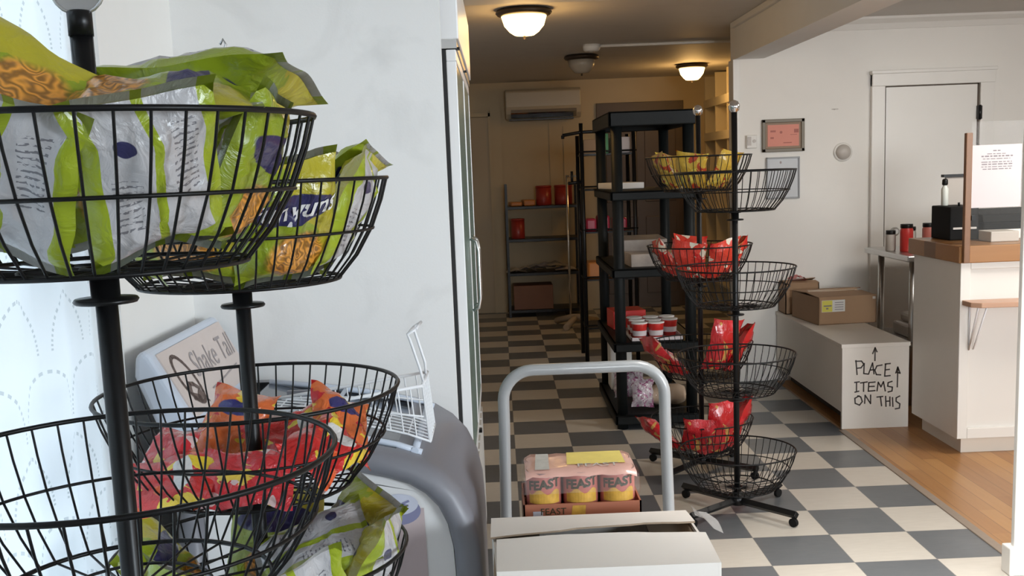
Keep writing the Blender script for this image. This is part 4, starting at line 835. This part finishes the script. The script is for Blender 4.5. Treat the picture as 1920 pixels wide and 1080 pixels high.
# ------------------------------------------------------------------ dark metal rack, clothes stand, far shelf
dk = thing('metal_rack', 'narrow dark metal rack between resin shelf and far shelf', 'rack', (0.80, 8.3, 0))
DX, DY = (0.64, 1.03), (8.1, 8.5)
for xx in DX:
    for yy in DY: MB().tube([(xx, yy, 0.0), (xx, yy, 1.80 if yy == 8.1 else 1.72)], 0.016, 8).build('post', M['black'], dk)
for z in (0.25, 0.62, 0.98, 1.30, 1.56):
    s_ = MB().box((0.64, 8.1, z), (1.03, 8.5, z + 0.012)); s_.tube([(0.62, 8.09, z + 0.03), (1.05, 8.09, z + 0.03)], 0.007, 6); s_.build('shelf', M['black'], dk)
MB().tube([(0.50, 8.06, 1.715), (0.64, 8.1, 1.735), (1.06, 8.1, 1.735)], 0.012, 8).tube([(0.50, 8.06, 1.715), (0.50, 8.06, 1.69)], 0.012, 8).build('arm', M['black'], dk)
MB().tube([(0.53, 8.06, 1.36), (0.64, 8.1, 1.37)], 0.012, 8).tube([(0.56, 8.07, 1.365), (0.56, 8.07, 1.45)], 0.010, 8).build('arm', M['black'], dk)
simple('carton_packet', 'brown and white packet on the dark rack top tier, left', 'packet', (0.655, 8.14, 1.5725), (0.755, 8.35, 1.68), M['carton'], 0.03)
simple('carton_packet', 'green and white carton on the dark rack top tier', 'packet', (0.765, 8.13, 1.5725), (0.845, 8.3, 1.72), M['green'])
MB().box((0.766, 8.127, 1.60), (0.844, 8.1295, 1.645)).build('packet_label', M['paper'], bpy.data.objects['carton_packet.001']) if False else None
simple('white_packet', 'white packet on the dark rack top tier, right', 'packet', (0.87, 8.13, 1.5725), (1.005, 8.35, 1.69), M['paperp'], 0.04)
for i, (xx, lb) in enumerate(((0.70, 'magenta packet on the dark rack middle tier, left'), (0.795, 'bright red packet on the dark rack middle tier'), (0.92, 'red packet on the dark rack middle tier, right'))):
    simple('wrapped_packet', lb, 'packet', (xx - 0.04, 8.13, 0.9925), (xx + 0.04, 8.30, 1.09 + 0.02 * (i % 2)), M['pink'], 0.1 * i, 0.015, 'red packets on the dark rack')
simple('orange_packet', 'orange packet on the dark rack low tier', 'packet', (0.66, 8.14, 0.6325), (0.86, 8.35, 0.76), M['orange'], 0.06, 0.015)
gs = thing('clothes_rail', 'thin chrome two-post rail with beige feet in the corridor', 'rail', (0.70, 9.85, 0))
for xx, yy, zt2 in ((0.645, 10.0, 1.41), (0.735, 9.9, 1.50)): MB().tube([(xx, yy, 0.05), (xx, yy, zt2)], 0.011, 8).build('post', M['chrome'], gs)
MB().tube([(0.645, 10.0, 1.40), (0.735, 9.9, 1.40)], 0.009, 8).build('crossbar', M['chrome'], gs)
MB().tube([(0.52, 10.2, 0.03), (0.66, 9.98, 0.09), (0.735, 9.9, 0.10), (0.82, 9.72, 0.03)], 0.03, 8).tube([(0.58, 9.72, 0.03), (0.68, 9.93, 0.09), (0.90, 10.12, 0.03)], 0.03, 8).build('base', M['beige'], gs)
fs_ = thing('metal_shelf', 'low black four-tier metal shelf at the corridor end', 'shelf', (0.43, 10.95, 0))
for xx in (0.085, 0.80):
    for yy in (10.74, 11.12): MB().box((xx - 0.012, yy - 0.012, 0), (xx + 0.012, yy + 0.012, 1.335)).build('post', M['black'], fs_)
for z in (1.115, 0.79, 0.45, 0.075): MB().box((0.085, 10.73, z - 0.03), (0.80, 11.13, z)).build('shelf', M['black'], fs_, bevel=0.003)
for nm, lb, xa, xb_, z, h in (('red_tin', 'red tin at the middle of the far metal shelf top', 0.385, 0.543, 1.1155, 0.195), ('red_tin', 'red tin at the right of the far metal shelf top', 0.572, 0.752, 1.1155, 0.195), ('red_tin', 'red tin alone on the second tier of the far metal shelf', 0.125, 0.262, 0.7905, 0.20)):
    t_ = thing(nm, lb, 'tin', ((xa + xb_) / 2, 10.86, z), 'red tins on the far metal shelf'); r_ = (xb_ - xa) / 2
    MB().lathe(((xa + xb_) / 2, 10.86, z), [(r_ - 0.003, 0), (r_, 0.004), (r_, h - 0.02)], 24).build('tin_body', M['redtin'], t_); MB().lathe(((xa + xb_) / 2, 10.86, z + h - 0.02), [(r_ + 0.002, 0), (r_ + 0.002, 0.018), (r_ - 0.01, 0.02)], 24).build('lid', M['redtin'], t_)
for k in range(2): simple('orange_packet', ('flat orange packet at the left of the far metal shelf top', 'orange red packet between flat packet and tins on the far shelf')[k], 'packet', (0.12 + k * 0.13, 10.78, 1.1155), (0.235 + k * 0.13, 11.0, 1.155 + k * 0.02), M['orange'], 0.1, 0.012)
random.seed(4)
for k in range(6):
    x = 0.16 + k * 0.10; rows = [[(x + (i - 3) * 0.035, 10.76 + j * 0.05, 0.455 + 0.012 * k % 0.05 + 0.045 * (1 - abs(i - 3) / 3) * (0.6 + 0.4 * math.sin(j + k))) for j in range(6)] for i in range(7)]
    mm = MB(); mm.grid(rows); mm.grid([[(p[0], p[1], p[2] - 0.004) for p in r] for r in rows]); o = mm.build('crumpled_bag', M['paperp' if k % 2 else 'plasticg'], None)
    tag(o, 'crumpled bag, %s on the third tier of the far metal shelf' % ('leftmost', 'second from the left', 'third from the left', 'third from the right', 'second from the right', 'rightmost')[k], 'bag', 'crumpled bags on the far shelf')
simple('brown_crate', 'dark brown box on the lowest tier of the far metal shelf', 'box', (0.126, 10.76, 0.0755), (0.522, 11.08, 0.317), M['brownbox'])

# ------------------------------------------------------------------ wall and ceiling fixtures of the corridor
ac = thing('air_conditioner', 'white wall-mounted air conditioner high on the corridor end wall', 'air conditioner', (0.5, 11.1, 1.97))
ap = [(11.199, 1.985), (11.199, 2.275), (11.02, 2.275), (10.985, 2.25), (10.98, 2.10), (11.0, 2.03), (11.06, 1.98)]
MB().prism([(0.118, y, z) for y, z in ap], (0.76, 0, 0)).build('housing', M['acbeige'], ac, bevel=0.012, seg=3)
MB().prism([(0.17, 10.985, 2.07), (0.17, 10.995, 2.03), (0.17, 11.03, 1.99), (0.17, 11.02, 2.0), (0.17, 10.978, 2.04)], (0.66, 0, 0)).build('louvre', M['chrome'], ac)
MB().box((0.15, 10.99, 1.965), (0.80, 11.15, 1.978)).build('outlet', M['black'], ac)
def ceiling_light(x, y, r, lit, label, watts=4.2):
    t = thing('ceiling_light', label, 'ceiling light', (x, y, H - 0.15), 'dome ceiling lights')
    MB().lathe((x, y, H - 0.038), [(r * 0.80, 0), (r * 0.93, 0.004), (r, 0.016), (r * 0.97, 0.030), (r * 0.86, 0.0375)], 36).build('base_ring', M['bronze'], t)
    MB().lathe((x, y, H - 0.145), [(0.004, 0), (0.055, 0.004), (r * 0.52, 0.022), (r * 0.70, 0.055), (r * 0.80, 0.105)], 36).build('glass_bowl', M['lamp'] if lit else M['lampoff'], t)
    MB().lathe((x, y, H - 0.163), [(0.003, 0), (0.009, 0.006), (0.006, 0.012), (0.008, 0.018)], 12).build('finial', M['bronze'], t)
    if lit:
        L = bpy.data.lights.new('bulb', 'POINT'); L.energy = watts; L.color = (1.0, 0.54, 0.17); L.shadow_soft_size = 0.1
        b = bpy.data.objects.new('bulb', L); C.objects.link(b); b.parent = t; b.location = (0, 0, -0.08)
ceiling_light(0.187, 6.17, 0.158, True, 'lit dome ceiling light nearest, above the corridor entrance')
ceiling_light(0.712, 8.76, 0.14, False, 'unlit dark dome ceiling light in mid corridor')
ceiling_light(1.798, 9.896, 0.145, True, 'lit dome ceiling light at the far right by the cubbies', 6.0)
sdm = thing('smoke_detector', 'round smoke detector on the corridor ceiling by the dark light', 'smoke detector', (0.73, 8.05, H - 0.05))
MB().lathe((0.73, 8.05, H - 0.05), [(0.045, 0), (0.06, 0.012), (0.065, 0.03), (0.065, 0.05)], 24).build('housing', M['plasticw'], sdm)
MB().lathe((0.73, 8.05, H - 0.053), [(0.015, 0), (0.02, 0.004)], 14).build('sensor', M['plasticg'], sdm)
cb = thing('cubby_shelf', 'cream built-in cubby shelves on the corridor side wall', 'shelf', (2.3, 10.2, 0))
for z in (0.30, 0.66, 1.02, 1.38, 1.735, 2.065): MB().box((2.15, 9.0, z - (0.045 if z > 1.7 else 0.02)), (2.449, 11.199, z + (0.035 if z > 1.7 else 0.0))).build('shelf', M['cubby'], cb)
for yy in (9.0, 9.55, 10.1, 10.65, 11.17): MB().box((2.16, yy, 0.0), (2.449, yy + 0.025, 2.34)).build('divider', M['cubby'], cb)
MB().box((2.43, 9.0, 0.0), (2.4495, 11.19, 2.34)).build('back_board', M['cubby'], cb)

# ------------------------------------------------------------------ things on the counter wall
def picture(name, label, x0, x1, z0, z1, fm, bw, inner, innerm, mk):
    t = thing(name, label, 'framed paper', ((x0 + x1) / 2, 7.11, z0))
    MB().box((x0, 7.098, z0), (x1, 7.1195, z0 + bw)).box((x0, 7.098, z1 - bw), (x1, 7.1195, z1)).box((x0, 7.098, z0), (x0 + bw, 7.1195, z1)).box((x1 - bw, 7.098, z0), (x1, 7.1195, z1)).build('frame', fm, t, bevel=0.003)
    MB().box((x0 + bw, 7.108, z0 + bw), (x1 - bw, 7.1195, z1 - bw)).build('mat_board', inner, t)
    pd = mk; MB().box((x0 + bw + pd, 7.1055, z0 + bw + pd), (x1 - bw - pd, 7.1078, z1 - bw - pd)).build('paper', innerm, t); return t
t = picture('framed_certificate', 'salmon pink certificate in an olive frame on the white wall', 1.746, 2.024, 1.527, 1.738, M['frame'], 0.022, M['matboard'], M['salmon'], 0.014)
e = MB()
for a, b, c, d_ in ((1.80, 1.655, 1.835, 1.667), (1.955, 1.648, 1.985, 1.672), (1.80, 1.612, 1.822, 1.624), (1.885, 1.582, 1.94, 1.588), (1.93, 1.635, 1.975, 1.638)): e._add([(a, 7.105, b), (c, 7.105, b), (c, 7.105, d_), (a, 7.105, d_)], [(0, 1, 2, 3)])
e._add([(1.87 + 0.009 * math.cos(2 * PI * k / 12), 7.105, 1.653 + 0.009 * math.sin(2 * PI * k / 12)) for k in range(12)], [tuple(range(12))]); e.build('print', M['salmonink'], t)
t = picture('framed_notice', 'pale grey framed notice behind the top empty basket', 1.773, 1.993, 1.22, 1.493, M['greyframe'], 0.010, M['greypaper'], M['greypaper'], 0.01)
MB()._add([(1.867 + 0.007 * math.cos(2 * PI * k / 12), 7.105, 1.458 + 0.009 * math.sin(2 * PI * k / 12)) for k in range(12)], [tuple(range(12))]).build('print', M['inkgrey'], t)
t = thing('thermostat', 'small white thermostat left of the salmon certificate', 'thermostat', (1.676, 7.11, 1.556))
MB().box((1.642, 7.098, 1.557), (1.712, 7.1195, 1.643)).build('housing', M['plasticw'], t, bevel=0.005)
MB().box((1.648, 7.094, 1.575), (1.672, 7.0985, 1.632)).build('screen', M['plasticg'], t); o = MB().lathe((0, 0, 0), [(0.011, 0), (0.011, 0.006)], 16).build('dial', M['plasticg'], t)
o.rotation_euler = (PI / 2, 0, 0); o.data.transform(Matrix.Translation(Vector(t.location))); o.location = (1.692 - 1.676, 7.0985 - 7.11, 0.047)
t = thing('wall_sensor', 'round beige sensor dome on the white wall left of the door', 'sensor', (2.28, 7.11, 1.455))
def yl(mb_, cx_, cz_, y_, prof_, n=28):
    mb_.grid([[(cx_ + r * math.cos(2 * PI * k / n), y_ - d__, cz_ + r * math.sin(2 * PI * k / n)) for k in range(n + 1)] for r, d__ in prof_]); return mb_
yl(MB(), 2.28, 1.51, 7.1195, [(0.062, 0), (0.062, 0.008), (0.055, 0.012), (0.0, 0.013)]).build('backplate', M['plasticw'], t)
yl(MB(), 2.28, 1.51, 7.108, [(0.050, 0), (0.048, 0.012), (0.038, 0.024), (0.018, 0.030), (0.0, 0.031)]).build('dome', M['plasticg'], t)
o = MB().box((2.206, 7.116, 1.786), (2.248, 7.1195, 1.792)).box((2.22, 7.108, 1.784), (2.226, 7.1195, 1.792)).build('wall_nail', M['plasticg'], None); tag(o, 'small nail mark on the wall between certificate and door', 'nail')

# ------------------------------------------------------------------ bench box with hand lettering, cartons
bn = thing('bench_box', 'long white wooden box lettered by hand along the counter', 'bench', (2.02, 6.4, 0))
MB().box((1.837, 5.722, 0), (2.203, 5.742, 0.452)).build('front_panel', M['bench'], bn, bevel=0.002)
MB().box((1.837, 5.742, 0.095), (1.855, 7.095, 0.452)).build('side_panel', M['bench'], bn)
MB().box((2.185, 5.742, 0.095), (2.203, 7.095, 0.452)).build('side_panel', M['bench'], bn)
MB().box((1.93, 5.742, 0), (1.95, 7.09, 0.12)).build('toe_kick', M['toe'], bn)
MB().box((1.830, 5.712, 0.452), (2.207, 7.10, 0.474)).build('lid', M['bench'], bn, bevel=0.002)
hl = MB(); w_ = 0.0075; sc_ = 0.3915 / 945 * 0.945; ox_, oz_ = 1.837, 0.474     # letter strokes read off the panel: (px, py) of a 945 x 1080 sheet
def st(*pts): stroke(hl, [((a / 945) * 0.4085, -(b / 1080) * 0.467) for a, b in pts], w_, (1.832, 5.7215, 0.489), (1, 0, 0), (0, 0, 1), (0, -1, 0))
st((425, 90), (425, 260)); st((395, 170), (425, 95), (450, 150))
st((185, 250), (200, 430)); st((180, 260), (255, 260), (285, 300), (250, 345), (195, 350))
st((290, 290), (285, 420), (340, 430)); st((345, 430), (395, 290), (415, 430)); st((365, 380), (415, 375))
st((515, 320), (450, 330), (425, 385), (445, 440), (500, 445)); st((560, 310), (550, 465)); st((555, 310), (620, 305)); st((555, 385), (610, 380)); st((550, 465), (620, 460))
st((195, 530), (195, 650)); st((170, 530), (230, 525)); st((175, 655), (225, 645)); st((285, 535), (285, 650)); st((245, 540), (330, 530))
st((350, 540), (345, 650)); st((350, 540), (430, 535)); st((350, 590), (420, 590)); st((345, 650), (430, 645))
st((455, 650), (470, 540), (505, 600), (535, 535), (560, 655)); st((645, 535), (595, 550), (590, 595), (650, 610), (645, 660), (595, 670))
st((230, 705), (175, 735), (180, 800), (235, 825), (270, 780), (250, 720), (210, 705)); st((300, 805), (305, 700), (375, 810), (375, 700))
st((455, 730), (530, 725)); st((500, 730), (515, 845)); st((565, 725), (572, 855)); st((620, 735), (622, 850)); st((570, 790), (620, 788)); st((652, 745), (660, 860))
st((745, 728), (700, 750), (700, 795), (748, 830), (742, 885), (690, 892))
st((715, 360), (712, 610)); st((690, 430), (715, 355), (745, 435), (700, 420))
hl.build('hand_lettering', M['text'], bn)
def carton(name, label, org, rot, W, D, Hh, open_=True):
    t = thing(name, label, 'box', org); R_ = Matrix.Rotation(rot, 3, 'Z'); O = Vector(org)
    def q(x, y, z): return O + R_ @ Vector((x, y, z))
    b = MB()
    for a, c in (((0, 0), (W, 0)), ((W, 0), (W, D)), ((W, D), (0, D)), ((0, D), (0, 0))):
        A, B = Vector((*a, 0)), Vector((*c, 0)); tt = (B - A).normalized(); nn = Vector((-tt.y, tt.x, 0)) * 0.006
        b.prism([q(*A), q(*B), q(*(B + nn)), q(*(A + nn))], (0, 0, Hh))
    b.prism([q(0, 0, 0), q(W, 0, 0), q(W, D, 0), q(0, D, 0)], (0, 0, 0.005)); b.build('box_body', M['carton'], t)
    f = MB(); f.prism([q(0, 0, Hh), q(W, 0, Hh), q(W, D * 0.48, Hh + 0.006), q(0.0, D * 0.48, Hh + 0.012)], (0, 0, 0.005)); f.build('flap', M['carton'], t)
    f = MB(); f.prism([q(0, D, Hh), q(W, D, Hh), q(W, D * 0.52, Hh + 0.022), q(0.0, D * 0.50, Hh + 0.010)], (0, 0, 0.005)); f.build('flap', M['carton'], t)
    return t, q
t, q = carton('cardboard_carton', 'brown carton with yellow and white label on the lettered bench', (1.914, 6.41, 0.4745), math.radians(6), 0.365, 0.43, 0.165)
lb = MB()
def pq(x0, z0, x1, z1, mi, dy=-0.0012): lb._add([q(x0, dy, z0), q(x1, dy, z0), q(x1, dy, z1), q(x0, dy, z1)], [(0, 1, 2, 3)], mi)
pq(0.018, 0.078, 0.165, 0.150, 0); pq(0.02, 0.080, 0.085, 0.148, 1, -0.0018)
for a in range(4): pq(0.100, 0.090 + a * 0.014, 0.155, 0.094 + a * 0.014, 2, -0.0018)
pq(0.03, 0.112, 0.08, 0.120, 2, -0.0022); pq(0.045, 0.095, 0.06, 0.104, 2, -0.0022)
lb.build('shipping_label', [M['label'], M['yellowlabel'], M['textgrey']], t)
lb = MB(); pq(0.34, 0.145, 0.358, 0.16, 0); lb.build('sticker', M['label'], t)
tp = MB(); tp.prism([q(0.02, 0.20, 0.179), q(0.34, 0.20, 0.179), q(0.34, 0.235, 0.186), q(0.02, 0.235, 0.186)], (0, 0, 0.001)); tp.build('tape', M['tape'], t)
t2, q = carton('cardboard_carton', 'smaller brown carton behind the labelled one against the wall', (1.85, 6.925, 0.4745), 0.0, 0.22, 0.17, 0.20)
rb_ = MB(); rb_.grid([[(1.90 + 0.012 * i, 6.97 + 0.02 * j, 0.694 + 0.028 * math.sin(i * PI / 9) * (0.7 + 0.3 * math.sin(i * 2 + j))) for j in range(6)] for i in range(10)]); rb_.grid([[(1.90 + 0.012 * i, 6.97 + 0.02 * j, 0.693) for j in range(6)] for i in range(10)]); o = rb_.build('red_packet', M['red'], None); tag(o, 'crumpled red packet on the rear carton', 'packet')

# ------------------------------------------------------------------ steel table and jars
tb = thing('steel_table', 'stainless steel work table behind the counter end', 'table', (2.7, 6.5, 0))
MB().box((2.34, 6.12, 0.865), (3.05, 6.86, 0.90)).build('tabletop', M['steel'], tb, bevel=0.006)
for xx in (2.415, 2.97):
    for yy in (6.24, 6.76): MB().tube([(xx, yy, 0), (xx, yy, 0.866)], 0.020, 12).build('leg', M['steel'], tb)
MB().box((2.38, 6.2, 0.36), (3.0, 6.8, 0.38)).build('lower_shelf', M['steel'], tb)
sl = thing('slicer', 'dark grey kitchen machine on the steel table lower shelf', 'appliance', (2.55, 6.5, 0.3805))
MB().box((2.44, 6.36, 0.3805), (2.72, 6.62, 0.46)).build('base', M['plasticg'], sl, bevel=0.015); MB().box((2.47, 6.42, 0.46), (2.66, 6.58, 0.52)).build('housing', M['greybox'], sl, bevel=0.02); MB().lathe((2.47, 6.37, 0.46), [(0.02, 0), (0.025, 0.02), (0.02, 0.045)], 14).build('knob', M['black'], sl)
def jar(x, y, r, h, bm_, label):
    t = thing('jar', label, 'jar', (x, y, 0.9005), 'jars on the steel table')
    MB().lathe((x, y, 0.9005), [(r * 0.94, 0), (r, 0.005), (r, h - 0.035), (r * 0.85, h - 0.022), (r * 0.85, h - 0.018)], 20).build('glass', bm_, t)
    MB().lathe((x, y, 0.9005 + h - 0.024), [(r * 0.95, 0), (r * 0.97, 0.012), (r * 0.95, 0.024)], 20).build('lid', M['black'], t)
jar(2.385, 6.52, 0.030, 0.125, M['plasticg'], 'small grey dark-lidded jar at the left end of the row')
jar(2.452, 6.44, 0.038, 0.165, M['red'], 'bright red dark-lidded jar on the steel table')
jar(2.52, 6.56, 0.034, 0.14, M['label'], 'pale jar right of the bright red one on the steel table')
jar(2.592, 6.46, 0.036, 0.165, M['cansalmon'], 'salmon red dark-lidded jar right of the pale jar')
jar(2.668, 6.54, 0.036, 0.145, M['brownbox'], 'dark brown jar beside the black register box')

# ------------------------------------------------------------------ service counter
ct = thing('service_counter', 'white panelled service counter with oak edged top', 'counter', (3.0, 5.45, 0))
MB().box((2.213, 5.135, 0.082), (4.6, 5.70, 0.955)).build('body', M['counter'], ct)
fp_ = MB().box((2.213, 5.118, 0.082), (2.262, 5.136, 0.955)).box((2.262, 5.118, 0.082), (4.6, 5.136, 0.135)).box((2.262, 5.118, 0.92), (4.6, 5.136, 0.955)).box((3.4, 5.118, 0.135), (3.46, 5.136, 0.92))
fp_.build('front_frame', M['counter'], ct, bevel=0.003)
MB().box((2.255, 5.17, 0), (4.6, 5.66, 0.083)).build('plinth', M['plinth'], ct)
MB().box((2.195, 5.098, 0.952), (4.62, 5.74, 1.034)).build('countertop', M['oak'], ct, bevel=0.004)
fo = thing('folding_shelf', 'small pinkish wooden fold-down shelf on the counter front', 'shelf', (2.5, 5.03, 0.53))
MB().prism([(2.222, 5.117, 0.748), (2.222, 5.02, 0.748), (2.26, 4.985, 0.748), (3.05, 4.96, 0.748), (3.05, 5.117, 0.748)], (0, 0, 0.024)).build('board', M['shelfwood'], fo, bevel=0.003)
MB().tube([(2.258, 5.02, 0.748), (2.258, 5.02, 0.742), (2.258, 5.112, 0.53), (2.258, 5.112, 0.748)], 0.0045, 6).tube([(2.30, 5.02, 0.748), (2.28, 5.112, 0.53)], 0.004, 6).build('bracket', M['whitewire'], fo)
sg = thing('sneeze_guard', 'clear acrylic counter screen on a thin wooden post', 'screen', (2.7, 5.088, 0.955))
MB().box((2.206, 5.070, 0.955), (2.236, 5.0975, 1.567)).build('post', M['post'], sg, bevel=0.003)
MB().box((2.237, 5.084, 1.036), (3.9, 5.088, 1.617)).build('pane', M['acrylic'], sg)
MB().box((3.9, 5.070, 0.955), (3.93, 5.0975, 1.567)).build('post', M['post'], sg, bevel=0.003)
MB().box((2.237, 5.066, 1.158), (2.256, 5.083, 1.180)).build('clamp', M['black'], sg)
nt_ = thing('paper_notice', 'white printed paper notice taped to the clear screen', 'notice', (2.354, 5.08, 1.215))
MB().box((2.240, 5.0825, 1.215), (2.475, 5.0835, 1.508)).build('sheet', M['paperp'], nt_)
random.seed(7); ln = MB()
def lineofwords(xa, xb_, z, h):
    x = xa
    while x < xb_ - 0.004:
        l = min(random.uniform(0.010, 0.030), xb_ - x); ln._add([(x, 5.0820, z), (x + l, 5.0820, z), (x + l, 5.0820, z + h), (x, 5.0820, z + h)], [(0, 1, 2, 3)]); x += l + 0.005
for xa, xb_, z, h in ((2.338, 2.375, 1.478, 0.005), (2.310, 2.405, 1.464, 0.0035), (2.283, 2.432, 1.452, 0.006), (2.290, 2.42, 1.441, 0.0035), (2.283, 2.428, 1.426, 0.004), (2.285, 2.43, 1.415, 0.005), (2.283, 2.432, 1.404, 0.0035), (2.29, 2.425, 1.393, 0.004)): lineofwords(xa, xb_, z, h)
ln.build('print', M['textgrey'], nt_)
rg = thing('receipt_printer', 'black square receipt printer on the counter left of the notice', 'printer', (2.375, 5.6, 1.0345))
MB().box((2.300, 5.46, 1.0345), (2.448, 5.70, 1.205)).build('housing', M['rubber'], rg, bevel=0.006); MB().box((2.315, 5.455, 1.09), (2.435, 5.462, 1.10)).build('paper_slot', M['plasticg'], rg); MB().lathe((2.378, 5.54, 1.205), [(0.006, 0), (0.006, 0.018)], 10).build('knob', M['black'], rg)
wbq = thing('cash_tray_box', 'white drawer box on the counter beneath the black bar', 'box', (2.70, 5.6, 1.0345))
MB().box((2.462, 5.43, 1.0345), (3.15, 5.70, 1.083)).build('drawer_body', M['plasticw'], wbq, bevel=0.004); MB().box((2.7, 5.424, 1.05), (2.85, 5.4305, 1.066)).build('drawer_pull', M['plasticg'], wbq)
kb = thing('black_console', 'long black cash console resting on the white drawer box', 'register', (2.80, 5.6, 1.0835))
MB().box((2.468, 5.45, 1.0835), (3.10, 5.69, 1.12)).build('base', M['rubber'], kb, bevel=0.006); MB().prism([(2.468, 5.45, 1.12), (2.468, 5.69, 1.12), (2.468, 5.69, 1.18), (2.468, 5.47, 1.158)], (0.632, 0, 0)).build('key_deck', M['rubber'], kb, bevel=0.004)
simple('grey_box', 'small grey cardboard box in front of the white drawer box', 'box', (2.425, 5.27, 1.0345), (2.565, 5.41, 1.085), M['greybox'])
bt_ = thing('pump_bottle', 'white bottle with black cap standing on the receipt printer', 'bottle', (2.335, 5.6, 1.2055))
MB().lathe((2.333, 5.61, 1.2055), [(0.016, 0), (0.018, 0.004), (0.018, 0.088), (0.011, 0.10), (0.010, 0.108)], 18).build('bottle_body', M['bottle'], bt_); MB().lathe((2.333, 5.61, 1.313), [(0.013, 0), (0.015, 0.006), (0.014, 0.026), (0.009, 0.032)], 16).build('cap', M['black'], bt_)
mo = thing('customer_display', 'small grey display panel with dark top edge behind the wooden post', 'display', (2.42, 5.67, 1.2055))
MB().box((2.356, 5.655, 1.2055), (2.47, 5.675, 1.352)).build('panel', M['plasticg'], mo, bevel=0.003); MB().box((2.342, 5.645, 1.352), (2.492, 5.685, 1.366)).build('top_edge', M['black'], mo)
MB().tube([(2.487, 5.665, 1.366), (2.487, 5.665, 1.40)], 0.006, 8).lathe((2.487, 5.665, 1.40), [(0.010, 0), (0.012, 0.01), (0.004, 0.018)], 10).build('knob', M['chrome'], mo)
